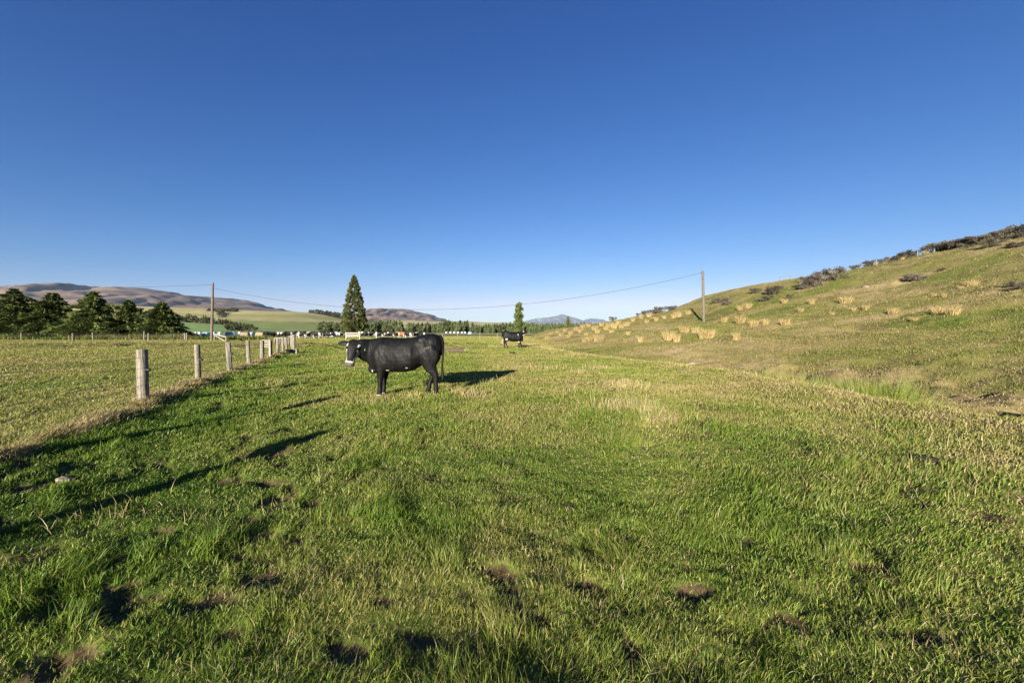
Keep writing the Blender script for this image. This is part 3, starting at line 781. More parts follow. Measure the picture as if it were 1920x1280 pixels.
def cow_mesh(name, poll, muzzle, hw_scale=1.0, voxel=.016, smooth=5, legs=None, neck_mid=None, udder=False, paint=None, head_up=None):
    """cow facing -X, feet at z 0; returns mesh and head frame"""
    P = [superloft([(-.82, 1.10, .70, .07), (-.76, 1.19, .60, .15), (-.64, 1.245, .535, .205), (-.48, 1.272, .515, .245), (-.25, 1.255, .512, .30), (0, 1.25, .515, .345), (.18, 1.27, .55, .345), (.34, 1.315, .65, .295), (.48, 1.345, .74, .265), (.60, 1.35, .78, .235), (.70, 1.315, .82, .195), (.765, 1.24, .88, .13), (.79, 1.15, .96, .06)])]
    # hook bones, shoulder blade, brisket
    for s in (-1, 1):
        P.append(blob((.41, s * .175, 1.20), (.13, .07, .085)))
        P.append(blob((-.45, s * .185, .86), (.20, .085, .30)))
        P.append(blob((.53, s * .17, .92), (.19, .115, .27)))
        P.append(blob((.70, s * .09, 1.14), (.06, .05, .07)))
    P.append(blob((-.69, 0, .58), (.13, .10, .10)))
    poll = Vector(poll); muz = Vector(muzzle)
    nm = Vector(neck_mid) if neck_mid else Vector((-.55, 0, .98)).lerp(poll, .62) + Vector((-.06, .03, -.02))
    fdir = (muz - poll).normalized()
    nb = poll + fdir * .10 - (head_up or Vector((0, 0, 0))) * .0
    P.append(tube([(-.46, 0, .98), (-.60, .0, .965), tuple(nm), tuple(nb.lerp(nm, .3)), tuple(nb)], [(.18, .27), (.18, .285), (.145, .25), (.12, .19), (.095, .125)], 18))
    # dewlap
    P.append(tube([(-.70, 0, .60), tuple(Vector((-.70, 0, .62)).lerp(nm - Vector((0, 0, .18)), .6)), tuple(nm - Vector((0, 0, .15)))], [(.05, .07), (.035, .06), (.03, .05)], 10))
    # head frame: f along the face, w side to side, d front of the face
    wv = fdir.cross(Vector((0, 0, 1)))
    if wv.length < .3: wv = Vector((1, 0, 0))
    if head_up is not None:
        dv = (head_up - fdir * head_up.dot(fdir)).normalized(); wv = dv.cross(fdir).normalized()
    else:
        wv = wv.normalized(); dv = wv.cross(fdir).normalized()
    L = (muz - poll).length
    V, Fc = [], []; sd = 20
    S = [(-.05, .060, .055, -.01), (0, .095, .085, -.012), (.10, .118, .11, -.015), (.24, .126, .128, -.02), (.34, .122, .13, -.024), (.48, .098, .118, -.022), (.62, .078, .100, -.018), (.76, .072, .083, -.012), (.86, .083, .076, -.008), (.94, .086, .070, -.006), (.99, .070, .055, -.008), (1.01, .045, .035, -.01)]
    for t, hw, hd, od in S:
        c = poll + fdir * (L * t) + dv * od
        for k in range(sd):
            a = 2 * math.pi * k / sd; cc, ss = math.cos(a), math.sin(a)
            e = 2 / 2.6
            V.append(c + wv * hw * hw_scale * math.copysign(abs(cc) ** e, cc) + dv * hd * math.copysign(abs(ss) ** e, ss) * (1 - .0 * ss))
    for i in range(len(S) - 1):
        for k in range(sd):
            k2 = (k + 1) % sd; Fc.append((i * sd + k, i * sd + k2, (i + 1) * sd + k2, (i + 1) * sd + k))
    Fc.append(tuple(range(sd))[::-1]); Fc.append(tuple((len(S) - 1) * sd + k for k in range(sd)))
    P.append((V, Fc))
    hp = lambda t, w, d: poll + fdir * (L * t) + wv * w + dv * d
    for s in (-1, 1):                                          # brow ridges, jaw, nostril wings
        P.append(blob(hp(.27, s * .105, .07), (.035, .035, .035), 10))
        P.append(blob(hp(.50, s * .065, -.07), (.05, .05, .06), 10))
        P.append(blob(hp(.92, s * .055, .045), (.03, .03, .028), 10))
        # ears: a leaf on a stalk
        e0 = hp(.08, s * .09, -.03); out = (wv * s + Vector((0, 0, -.10)) - dv * .25).normalized()
        P.append(tube([e0, e0 + out * .06, e0 + out * .13, e0 + out * .20, e0 + out * .255, e0 + out * .28], [(.03, .03), (.022, .045), (.02, .068), (.018, .062), (.014, .032), (.008, .01)], 12, up=tuple(dv)))
    # legs
    for kind, x, s, fx in legs:
        y = s * .165
        if kind == 'f':
            pts = [(-.46, .88), (-.45, .70), (-.47, .56), (-.475, .46), (-.48, .375), (-.485, .32), (-.48, .21), (-.48, .13), (-.49, .075), (-.50, .045), (-.51, 0)]
            rad = [.13, .125, (.09, .10), (.07, .08), (.06, .066), .056, .046, .052, .05, .058, (.06, .068)]
            y = s * .145
        else:
            pts = [(.56, 1.0), (.54, .82), (.52, .70), (.54, .60), (.575, .53), (.61, .46), (.60, .40), (.575, .27), (.56, .14), (.545, .08), (.535, .045), (.52, 0)]
            rad = [(.11, .2), (.12, .195), (.105, .165), (.085, .125), (.064, .088), (.054, .074), (.052, .058), (.046, .048), .052, .05, .06, (.062, .07)]
        path = []
        for px_, pz in pts:
            k = np.clip((.9 - pz) / .9, 0, 1); path.append((px_ + (x) * min(1, k * 1.3) + fx * k * k, y * (1.0 if pz > .4 else .97), pz))
        P.append(tube(path, rad, 14))
    # tail
    P.append(tube([(.72, 0, 1.27), (.775, 0, 1.25), (.805, -.01, 1.16), (.81, -.02, .95), (.80, -.03, .72), (.79, -.03, .58), (.80, -.03, .48), (.805, -.03, .38), (.79, -.03, .30)], [.05, .042, .034, .027, .024, .026, .036, .034, .012], 10))
    if udder: P.append(blob((.36, 0, .66), (.16, .12, .10)))
    me = remesh(merge(P), voxel, smooth, name)
    nv = len(me.vertices); co = np.empty(nv * 3, np.float32); me.vertices.foreach_get('co', co); co = co.reshape(-1, 3)
    # skin folds and muscle relief
    x, y, z = co.T
    co2 = co.copy(); side = np.sign(y)
    body = (np.abs(x) < .7) & (z > .55)
    rib = (fbm(x * 5 + z, z * 2.2, 201, 3) - .5) * .050 + (fbm(x * 16 + z * 4, z * 6, 207, 2) - .5) * .012
    co2[:, 1] += side * rib * body
    flank = np.exp(-(((x - .30) / .10) ** 2 + ((z - 1.05) / .14) ** 2)) * .035
    co2[:, 1] -= side * flank
    me.vertices.foreach_set('co', co2.ravel())
    h = co - np.array(poll); t = h @ np.array(fdir) / L; w = h @ np.array(wv); d = h @ np.array(dv)
    ishead = (t > -.1) & (t < 1.1) & (np.abs(w) < .16) & (np.abs(d) < .2)
    coat = np.zeros((nv, 3), np.float32)
    if paint: paint(co, t, w, d, ishead, coat)
    at_ = me.attributes.new('coat', 'FLOAT_VECTOR', 'POINT'); at_.data.foreach_set('vector', np.clip(coat, 0, 1).ravel())
    me.update()
    return me, hp, (fdir, wv, dv)
def g(x, c, s): return np.exp(-((x - c) / s) ** 2)
LEGS1 = [('f', -.04, -1, 0), ('f', -.03, 1, -0.02), ('h', .08, -1, .06), ('h', -.08, 1, -.03)]
def paint1(co, t, w, d, hd, c):
    x, y, z = co.T
    aw = np.abs(w)
    face = hd & (t > .16) & (t < .9) & (aw < .135)
    c[:, 0] = np.maximum(c[:, 0], face * sst(.088, .104, aw + .034 * sst(.45, .8, t)) * (d > -.07) * (1 - .9 * g(t, .33, .06)))
    c[:, 0] = np.maximum(c[:, 0], (hd & (t > .80)) * .0 + (hd & (t > .835) & (t < .895)) * .9)
    c[:, 1] = np.maximum(c[:, 1], hd * sst(.86, .91, t))
    c[:, 0] = np.maximum(c[:, 0], (hd & (t > .88) & (d < .0)) * .7)
    c[:, 0] = np.maximum(c[:, 0], .85 * g(x, .08, .032) * g(z, .625, .018) * (y < 0))
    c[:, 0] = np.maximum(c[:, 0], 1.0 * g(x, -.35, .05) * g(z, .565, .018))
    c[:, 0] = np.maximum(c[:, 0], .75 * g(x, -.70, .02) * g(z, .54, .045))
    c[:, 0] = np.maximum(c[:, 0], (x > .45) * (y < 0) * sst(.2, .1, z) * .75 * (x < .64))
    c[:, 0] = np.maximum(c[:, 0], sst(.075, .04, z) * .65)
    c[:, 2] = np.maximum(c[:, 2], .75 * g(z - (1.0 + .35 * (x - .38)), 0, .035) * g(x, .5, .14) * (y < -.1))
    c[:, 2] = np.maximum(c[:, 2], .55 * sst(.1, .0, z))
COAT = m_coat('black_cow_coat')
me1, hp1, fr1 = cow_mesh('cow', (-1.02, -.20, 1.185), (-1.06, -.42, .675), voxel=.0135, smooth=5, legs=LEGS1, hw_scale=1.14, neck_mid=(-.82, -.05, .985), paint=paint1, head_up=Vector((.22, -.9, .4)))
me1.materials.append(COAT)
c1 = obj('cow', me1); c1.location = (-2.30, 8.62, gz(-2.3, 8.62) * .5 + gz(-1.7, 8.62) * .5 - .02); 
tag(c1, 'large black cow with white-edged face and green ear tag looking at the camera', 'cow', 'cows in the near paddock')
def eyes(hp, parent, s=1.0):
    for k in (-1, 1): part('eye', blob(hp(.335, k * .118, .035), (.019, .02, .019), 12), MAT['eye'], parent)
eyes(hp1, c1)
et = hp1(.08, .09, -.03)
wv = fr1[1]
sgn = 1 if wv.x > 0 else -1
e0 = hp1(.08, sgn * .09, -.03); out = (wv * sgn + Vector((0, 0, -.10)) - fr1[2] * .25).normalized(); tc = e0 + out * .12 + Vector((0.01, -.085, -.05))
part('ear_tag', merge([box((tc.x, tc.y, tc.z - .015), (.05, .006, .055)), tube([(tc.x, tc.y - .004, tc.z + .01), (tc.x, tc.y + .02, tc.z + .01)], [.01, .01], 8)]), MAT['tagm'], c1, False, .002)
def nostril(hp, parent):
    for k in (-1, 1): part('nostril', blob(hp(.955, k * .045, .06), (.013, .011, .014), 8), MAT['eye'], parent)
nostril(hp1, c1)

def paint2(co, t, w, d, hd, c):
    x, y, z = co.T
    c[:, 0] = np.maximum(c[:, 0], (hd & (t > -.05) & (t < .34)) * sst(.055, .03, np.abs(w)) * (d > .03))
    c[:, 0] = np.maximum(c[:, 0], (hd & (t > .80)) * .75)
    c[:, 1] = np.maximum(c[:, 1], hd * sst(.84, .93, t) * .8)
    c[:, 0] = np.maximum(c[:, 0], 1.0 * g(x, -.42, .028) * g(z - 1.05 - .9 * (x + .42), 0, .075) * (y < 0))
    c[:, 0] = np.maximum(c[:, 0], 1.15 * g(x, .44, .12) * g(z, .70, .075) * (np.abs(y) < .35))
    c[:, 0] = np.maximum(c[:, 0], (x < -.3) * g(z, .48, .06) * .8)
    c[:, 0] = np.maximum(c[:, 0], (x < -.3) * sst(.11, .06, z) * .4)
    c[:, 0] = np.maximum(c[:, 0], (x > .77) * sst(.78, .70, z) * sst(.30, .40, z) * .9)
me2, hp2, fr2 = cow_mesh('cow', (-.80, -.20, 1.30), (-.86, -.50, .95), voxel=.02, smooth=4, legs=[('f', -.02, -1, 0), ('f', -.16, 1, -.05), ('h', -.08, -1, -.1), ('h', .05, 1, 0)], neck_mid=(-.68, -.06, 1.12), udder=True, paint=paint2, head_up=Vector((-.3, -.8, .5)))
me2.materials.append(m_coat('black_and_white_cow_coat'))
# faces right: turn the mesh round
for v in me2.vertices: v.co = (-v.co.x, v.co.y, v.co.z)
me2.flip_normals(); me2.update()
Y2 = 32.0; x2 = (961 - 960) / F * Y2
c2 = obj('cow', me2); c2.location = (x2, Y2, gz(x2, Y2) - .03); c2.scale = (1.04,) * 3
tag(c2, 'smaller black cow with white belly patch and white knees standing further off', 'cow', 'cows in the near paddock')
fl = lambda v: Vector((-v.x, v.y, v.z))
for k in (-1, 1): part('eye', blob(fl(hp2(.335, k * .118, .035)), (.02, .02, .02), 8), MAT['eye'], c2)

# distant herd: three coats, one mesh each, copied
def paint_herd(seed, amount):
    def f(co, t, w, d, hd, c):
        x, y, z = co.T
        c[:, 0] = sst(amount, amount + .06, fbm(x * 1.7 + seed * 3.1, z * 1.9 + y * .5, seed, 2)) * (x > -.9)
        c[:, 0] = np.maximum(c[:, 0], sst(.3, .2, z) * .6)
        c[:, 0] = np.maximum(c[:, 0], (hd & (t > .1) & (t < .7)) * sst(.05, .03, np.abs(w)) * (d > .05))
    return f
HL = [('f', -.04, -1, 0), ('f', .06, 1, .03), ('h', .03, -1, 0), ('h', -.06, 1, -.03)]
herd_m = []
for i, (poll, muz, am) in enumerate([((-1.12, -.05, 1.28), (-1.45, -.15, .98), .66), ((-1.15, .0, .85), (-1.38, -.05, .46), .63), ((-1.10, .08, 1.2), (-1.42, .2, .92), .72)]):
    me, _, _ = cow_mesh('herd_cow', poll, muz, voxel=.035, smooth=2, legs=HL, paint=paint_herd(300 + i * 7, am), udder=True)
    me.materials.append(COAT); herd_m.append(me)
brown = herd_m[0].copy(); brown.materials.clear(); brown.materials.append(m_coat('chestnut_cow_coat', base=(.15, .055, .022)))
herd = [(497, 78, 0, 0), (509, 80, 1, 1), (528, 77, 2, 0), (542, 79, 0, 1), (556, 83, 1, 0), (566, 78, 0, 0), (575, 82, 2, 1), (585, 79, 1, 0), (594, 77, 0, 1), (603, 84, 2, 0), (613, 80, 1, 1), (622, 85, 0, 0), (633, 79, 2, 1), (643, 82, 0, 0), (652, 86, 1, 1), (680, 78, 2, 0), (690, 82, 0, 1), (700, 80, 1, 0), (711, 77, 0, 0), (722, 82, 2, 1), (733, 79, 0, 0), (742, 84, 1, 1), (753, 80, 3, 0), (766, 76, 0, 1), (780, 77, 2, 0), (793, 82, 0, 1)]
cnt = 0
for i, (px, Y, k, fl_) in enumerate(herd):
    o = bpy.data.objects.new('herd_cow', brown if k == 3 else herd_m[k]); link(o)
    p = on(px, Y); o.location = p - np.array([0, 0, .05]); o.rotation_euler[2] = (math.pi if fl_ else 0) + random.uniform(-.5, .5)
    s = random.uniform(.96, 1.06); o.scale = (s, s, s)
    if k == 3: lb = 'chestnut brown cow in the distant black and white herd'
    else:
        lb = 'black and white cow in the distant herd, %s from the left' % ordw(cnt); cnt += 1
    tag(o, lb, 'cow', 'distant cattle herd')
print('cows', time.time() - T0)

# ------------------------------------------------------------------ bales
def bale_mesh(name, mat, r=.62, l=1.2, seed=0):
    rg = random.Random(seed); V, Fc = [], []; s = 26
    prof = [(-.5, .55), (-.49, .86), (-.44, .97), (-.3, 1.0), (-.1, 1.01), (.1, 1.0), (.3, 1.01), (.44, .97), (.49, .86), (.5, .55)]
    for t, k in prof:
        for j in range(s):
            a = 6.28318 * j / s; rr = r * k * (1 + rg.uniform(-.02, .02) - (.10 if math.sin(a) < -.85 else 0))
            V.append(Vector((t * l, rr * math.cos(a), r * .93 + rr * math.sin(a))))
    for i in range(len(prof) - 1):
        for j in range(s): Fc.append((i * s + j, i * s + (j + 1) % s, (i + 1) * s + (j + 1) % s, (i + 1) * s + j))
    Fc.append(tuple(range(s))[::-1]); Fc.append(tuple((len(prof) - 1) * s + j for j in range(s)))
    me = mesh_from(name, V, Fc, MAT[mat], True)
    bm = bmesh.new(); bm.from_mesh(me); bmesh.ops.recalc_face_normals(bm, faces=bm.faces); bm.to_mesh(me); bm.free()
    return me
BM = {k: bale_mesh('wrapped_bale' if k.startswith('wrap') else 'hay_bale', k, seed=i) for i, k in enumerate(('wrap', 'wrapw', 'wrapb', 'hay', 'haypink'))}
bales = [(-5, 88, 'wrap'), (10, 86, 'wrap'), (62, 90, 'wrap'), (75, 92, 'wrap'), (147, 95, 'wrap'), (265, 96, 'wrap'), (284, 99, 'wrap'), (327, 97, 'wrap'), (338, 120, 'wrap'), (366, 150, 'wrapw'), (373, 170, 'wrapw'), (385, 92, 'wrap'), (391, 105, 'wrapb'), (401, 160, 'wrapw'), (413, 150, 'wrap'), (430, 88, 'wrap'), (437, 108, 'wrapb'), (450, 190, 'wrapw'), (472, 92, 'wrapb'), (546, 110, 'wrapw'), (574, 96, 'wrap'), (600, 118, 'wrapw'), (613, 112, 'wrapw'), (624, 93, 'wrap'), (632, 130, 'wrapw'), (700, 120, 'wrap'), (712, 125, 'wrapw'), (881, 160, 'wrapb')]
for i, (px, Y, k) in enumerate(bales):
    o = bpy.data.objects.new('wrapped_bale', BM[k]); link(o); p = on(px, Y); o.location = p - np.array([0, 0, .03]); o.rotation_euler[2] = random.uniform(-.6, .6); o.scale = (1.05,) * 3
    cl = {'wrap': 'pale blue', 'wrapw': 'whitish', 'wrapb': 'stronger blue'}[k]
    tag(o, '%s plastic-wrapped round bale beyond the far fence, %s from the left' % (cl, ordw(i)), 'bale', 'plastic wrapped bales')
for px, k, lb in [(460, 'haypink', 'brown unwrapped hay bale left of the blue wrapped bale'), (488, 'hay', 'golden unwrapped hay bale beside the left end of the herd')]:
    o = bpy.data.objects.new('hay_bale', BM[k]); link(o); o.location = on(px, 76) - np.array([0, 0, .03]); o.rotation_euler[2] = .15; o.scale = (1.15, 1.02, 1.02)
    tag(o, lb, 'bale', 'unwrapped hay bales')
# long silage row of white bales right in front of the plantation
for i, px in enumerate([592, 596, 628, 640, 645, 682, 690, 699, 706, 734, 837, 845, 852, 859, 866, 872]):
    o = bpy.data.objects.new('wrapped_bale', BM['wrapw']); link(o); o.location = on(px, 250); o.rotation_euler[2] = random.uniform(-.2, .2)
    tag(o, 'tiny white wrapped bale in the row before the plantation', 'bale', 'white bales in the plantation row')

# ------------------------------------------------------------------ trees
def leaf_mesh(name, C, D, size, lv, mat, aspect=.45):
    """one long little leaf-spray triangle pair per centre C along direction D"""
    n = len(C)
    D = D / np.linalg.norm(D, axis=1, keepdims=True)
    rv = rng.normal(size=(n, 3)); S = np.cross(D, rv); S /= np.linalg.norm(S, axis=1, keepdims=True) + 1e-9
    sz = size[:, None]
    V = np.stack([C - D * sz * .5, C + S * sz * aspect * .5 + D * sz * .05, C + D * sz * .55, C - S * sz * aspect * .5 + D * sz * .05], 1).reshape(-1, 3)
    b = np.arange(n)[:, None] * 4
    return fast_mesh(name, V, [b + np.array([0, 1, 2, 3])], mat, False, dict(lv=np.repeat(lv, 4)))
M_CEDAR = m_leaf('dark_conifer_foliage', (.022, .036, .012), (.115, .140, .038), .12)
M_SEQ = m_leaf('olive_conifer_foliage', (.075, .095, .028), (.20, .20, .065), .2)
M_PINE = m_leaf('plantation_foliage', (.075, .105, .045), (.15, .165, .07), .15)
M_POP = m_leaf('poplar_foliage', (.085, .125, .032), (.20, .225, .07), .25)
M_BUSH = m_leaf('grey_brown_scrub_twigs', (.075, .066, .052), (.21, .185, .135), .15)
M_WOOD = m_leaf('far_scrub_foliage', (.045, .048, .026), (.11, .105, .055), .1)

def limb(p0, p1, r0, r1, sag=0, n=5):
    p0 = Vector(p0); p1 = Vector(p1)
    pts = [p0.lerp(p1, i / n) + Vector((0, 0, sag * 4 * (i / n) * (1 - i / n))) for i in range(n + 1)]
    return tube(pts, [r0 + (r1 - r0) * i / n for i in range(n + 1)], 6)
def spreading_conifer(h, spread, seed, lean=.0):
    rg = np.random.default_rng(seed); Cs, Ds, Ss, Ls, TR = [], [], [], [], []
    TR.append(tube([(0, 0, -.2), (0.05, 0, h * .4), (lean * h * .6, 0, h * .75), (lean * h, 0, h * .98)], [.28, .20, .10, .02], 9))
    z = .25
    while z < h * .97:
        t = z / h
        L = spread * (1 - t ** 1.15) * (.92 + .16 * math.sin(z * 2.1 + seed)) + .22
        m = int(rg.integers(8, 12))
        for k in range(m):
            a = rg.uniform(0, 6.283); l = L * rg.uniform(.5, 1.25)
            rise = rg.uniform(.22, .55) + .3 * t
            b0 = np.array([lean * z, 0, z]); dirn = np.array([math.cos(a), math.sin(a), 0])
            q = int(28 + 52 * l)
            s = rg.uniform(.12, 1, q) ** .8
            pos = b0 + dirn * (l * s)[:, None]; pos[:, 2] += l * (rise * s - .48 * s ** 2.2)
            fan = rg.normal(0, 1, q) * .28 * l * s * .62
            side = np.array([-dirn[1], dirn[0], 0]); pos += side * fan[:, None]; pos[:, 2] += rg.normal(0, .09, q) - np.abs(fan) * .22
            dd = dirn[None] + side * (np.sign(fan) * .7)[:, None] + np.array([0, 0, .18]) + rg.normal(0, .25, (q, 3))
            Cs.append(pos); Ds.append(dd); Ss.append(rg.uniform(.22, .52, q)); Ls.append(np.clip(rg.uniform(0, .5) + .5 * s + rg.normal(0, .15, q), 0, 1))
            if k < 3: e = b0 + dirn * l * .85; e[2] += l * .7 * rise * .6; TR.append(limb(b0, e, .05 * (1 - t) + .015, .01, .05 * l))
        z += h * rg.uniform(.035, .055)
    C_, D_ = np.concatenate(Cs), np.concatenate(Ds)
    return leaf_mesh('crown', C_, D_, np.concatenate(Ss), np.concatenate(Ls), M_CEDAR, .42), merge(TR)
def cone_conifer(h, rad, seed, mat, clumps=420, per=42, base=.07, pw=.8, sz=(.22, .5), csz=.45, colr=None):
    rg = np.random.default_rng(seed); Cs, Ds, Ls = [], [], []
    for _ in range(clumps):
        t = base + (1 - base) * rg.uniform(0, 1) ** 1.35; 
        R_ = rad * (1 - ((t - base) / (1 - base)) ** 1.15) ** pw + .08
        if t < base + .06: R_ *= .72
        a = rg.uniform(0, 6.283); rr = R_ * rg.uniform(.55, 1.04)
        c = np.array([rr * math.cos(a), rr * math.sin(a), h * t])
        s = csz * (.5 + .7 * (1 - t)) * rg.uniform(.6, 1.25)
        q = rg.normal(0, 1, (per, 3)); q /= np.linalg.norm(q, axis=1, keepdims=True) * rg.uniform(.9, 2.0, (per, 1))
        Cs.append(c + q * s * np.array([1, 1, 1.15])); Ds.append(q + np.array([math.cos(a), math.sin(a), .5]) * .8 + rg.normal(0, .3, (per, 3)))
        Ls.append(np.clip(rg.uniform(.1, .75) + rg.normal(0, .18, per), 0, 1))
    C_ = np.concatenate(Cs)
    tip = rg.normal(0, .06, (40, 3)); tip[:, 2] = h * rg.uniform(.93, 1.03, 40)
    C_ = np.r_[C_, tip]; D_ = np.r_[np.concatenate(Ds), np.tile([0, 0, 1.], (40, 1)) + rg.normal(0, .3, (40, 3))]
    me = leaf_mesh('crown', C_, D_, rg.uniform(sz[0], sz[1], len(C_)), np.r_[np.concatenate(Ls), np.full(40, .4)], mat, .5)
    tr = tube([(0, 0, -.2), (0, 0, h * .3), (0, 0, h * .9)], [rad * .09 + .05, rad * .06 + .03, .02], 8)
    return me, tr
def tree(name, crown, trunk, p, label, cat, group=None, s=1.0, rz=0.0):
    root = empty(name, tuple(p)); root.scale = (s, s, s); root.rotation_euler[2] = rz
    tag(root, label, cat, group)
    obj('crown', crown, root)
    if isinstance(trunk, tuple): part('trunk', trunk, MAT['bark'], root)
    else: obj('trunk', trunk, root)
    return root
# shelter belt on the left
belt = [(-330, 70, 9.2, 5.6), (-215, 70, 9.0, 5.8), (-105, 69.5, 9.4, 5.8), (-45, 69, 8.6, 5.2), (32, 69, 8.9, 5.9), (102, 69.5, 8.1, 5.6), (178, 70, 8.3, 5.9), (240, 71, 7.0, 4.3), (304, 72, 6.6, 4.7)]
names = ['leftmost', 'second', 'third', 'fourth', 'broad dark spreading conifer at the left edge with ragged top', 'dark layered conifer just right of the leftmost broad one', 'broad middle conifer with drooping layered boughs against the mountain', 'narrow dark conifer with a spire top between two broad ones', 'bushy dark conifer at the right end of the shelter belt']
for i, (px, Y, h, sp) in enumerate(belt):
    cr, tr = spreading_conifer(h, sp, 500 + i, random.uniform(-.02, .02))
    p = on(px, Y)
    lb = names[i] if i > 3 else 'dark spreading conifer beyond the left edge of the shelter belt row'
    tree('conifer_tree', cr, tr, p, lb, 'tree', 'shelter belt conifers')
# tall pointed conifer behind the herd
Yt = 96.0; p = on(665, Yt); hh = at(665, 518, Yt)[2]
cr, tr = cone_conifer(hh, 3.0, 600, M_SEQ, 560, 46, .09, .72)
tree('pointed_conifer_tree', cr, tr, p, 'tall pointed olive-green conifer standing alone behind the herd', 'tree')
# slim tree behind the second cow
def slim_tree(h, rad, seed):
    rg = np.random.default_rng(seed); Cs, Ds, Ls = [], [], []
    for _ in range(150):
        t = rg.uniform(.06, 1); R_ = rad * (.95 - .2 * math.sin(t * 9 + 1) + .12 * math.sin(t * 23)) * (1 if t < .9 else .6) 
        a = rg.uniform(0, 6.283); c = np.array([R_ * .75 * rg.uniform(.2, 1) * math.cos(a) + .35 * t, R_ * .75 * math.sin(a), h * t])
        q = rg.normal(0, 1, (45, 3)); q /= np.linalg.norm(q, axis=1, keepdims=True) * rg.uniform(.9, 2, (45, 1)); s = .55 * rg.uniform(.6, 1.2)
        Cs.append(c + q * s); Ds.append(q + np.array([0, 0, .6])); Ls.append(np.clip(rg.uniform(.1, .8) + rg.normal(0, .2, 45), 0, 1))
    C_ = np.concatenate(Cs)
    return leaf_mesh('crown', C_, np.concatenate(Ds), rg.uniform(.22, .5, len(C_)), np.concatenate(Ls), M_POP, .6), tube([(0, 0, -.2), (.1, 0, h * .5), (.3, 0, h * .95)], [.25, .15, .03], 8)
Ys = 112.0; p = on(971, Ys); hh = at(972, 569, Ys)[2]
cr, tr = slim_tree(hh, 1.35, 610)
tree('columnar_tree', cr, tr, p, 'slim columnar leafy tree rising behind the smaller cow', 'tree')
# dense pyramid conifer by the blue mountain
Yp = 150.0; p = on(1065, Yp); hh = at(1065, 596, Yp)[2]
cr, tr = cone_conifer(hh + .4, 1.3, 620, M_SEQ, 140, 30, .04, .75, (.25, .5), .4)
tree('small_conifer_tree', cr, tr, p, 'small dense pyramid conifer at the foot of the grassy hill before the blue mountain', 'tree')

# plantation in the distance: one tree each, three shapes
PL = []
for k in range(4):
    cr, tr = cone_conifer(8.0, 1.55 + .2 * k, 700 + k, M_PINE, 60, 12, .03, .45 + .12 * k, (.7, 1.3), .8)
    PL.append(cr)
for me in PL: me.name = 'plantation_tree'
def plant(px, Y, ptop, grp, lb):
    o = bpy.data.objects.new('plantation_tree', PL[random.randrange(4)]); link(o)
    x = (px - 960) / F * Y; o.location = (x, Y, -.3)
    s = (at(px, ptop, Y)[2] + .3) / 8.2; w = s * random.uniform(.85, 1.35); o.scale = (w, w, s); o.rotation_euler[2] = random.uniform(0, 6.28)
    tag(o, lb, 'tree', grp)
px = 599.0
while px < 1010:
    if not (757 < px < 763 or 878 < px < 882):
        tp = 605.5 + 1.5 * math.sin(px * .05) + random.uniform(-2, 2.2) + (1.5 if px > 890 else 0) - (2.0 if 680 < px < 760 or 820 < px < 880 else 0)
        plant(px, random.uniform(290, 330), tp, 'plantation front row', 'grey-green plantation tree in the straight row behind the herd')
    px += random.uniform(3.0, 5.2)
px = 985.0
while px < 1110:
    plant(px, random.uniform(420, 520), 606.5 + random.uniform(-2.0, 2.5), 'far plantation trees', 'dark distant tree below the blue mountain, right of the slim tree')
    px += random.uniform(2.6, 4.4)
# low trees at the hill's foot
for px in (1000, 1012, 1026, 1040, 1046):
    plant(px, random.uniform(230, 260), 611 + random.uniform(-2, 3), 'trees at the hill foot', 'low dark tree between the slim tree and the grassy hill')

# ------------------------------------------------------------------ hills and mountains
def ridge_mesh(name, prof, Y0, Wf, Wb, nx, ny, rough, seed, mat, gul=0.25, skew=1.0, wl=.06):
    px = np.array([p[0] for p in prof], float); py = np.array([p[1] for p in prof], float)
    P_ = np.linspace(px[0], px[-1], nx)
    # smooth interpolation of the skyline
    H = np.interp(P_, px, py); k = np.hanning(max(3, nx // 45) | 1); k /= k.sum(); H = np.convolve(np.pad(H, len(k) // 2, 'edge'), k, 'valid')
    X = (P_ - 960) / F * Y0; Z = np.maximum((621 - H) / F * Y0 + CAMH, -20)
    v = np.concatenate([np.linspace(-1, 0, ny * 2 // 3), np.linspace(0, 1, ny // 3 + 1)[1:]])
    Yv = np.where(v < 0, Y0 + v * Wf, Y0 + v * Wb)
    XX, VV = np.meshgrid(X, v); _, YY = np.meshgrid(X, Yv)
    sh = np.where(VV < 0, (1 + VV) ** skew, 1 - VV ** 1.5)
    sh = sh * sh * (3 - 2 * sh) * .5 + sh * .5
    hz = Z[None, :]
    sc = wl * (X[-1] - X[0])
    n1 = fbm(XX / sc + 3 * (fbm(XX / sc, YY / sc, seed + 9, 2) - .5), YY / (sc * 2.2), seed, 5, .55) 
    gl = 1 - np.abs(2 * fbm(XX / (sc * .8) + VV * .4, YY / (sc * 3), seed + 4, 4) - 1)
    ZZ = hz * sh * (1 + gul * (gl - .75) * np.minimum(1, np.abs(VV) * 4) * 1.0) + hz.max() * rough * (n1 - .5) * (np.abs(VV) > 0) * np.minimum(1, np.abs(VV) * 3) * (sh ** .5)
    ZZ += hz.max() * rough * .25 * (fbm(XX / (sc * .15), YY / (sc * .15), seed + 20, 3) - .5) * sst(0.02, .25, hz / hz.max())
    ZZ = np.where(VV <= -.999, -12, ZZ); ZZ = np.where(VV >= .999, -12, ZZ)
    V = np.c_[XX.ravel(), YY.ravel(), ZZ.ravel()]
    r_, c_ = XX.shape
    i = np.arange(r_ - 1)[:, None] * c_; j = np.arange(c_ - 1)[None]
    q = np.stack([i + j, i + j + 1, i + c_ + j + 1, i + c_ + j], -1).reshape(-1, 4)
    me = fast_mesh(name, V, [q], mat, True, dict(up=(ZZ / hz.max()).ravel()))
    return obj(name, me)
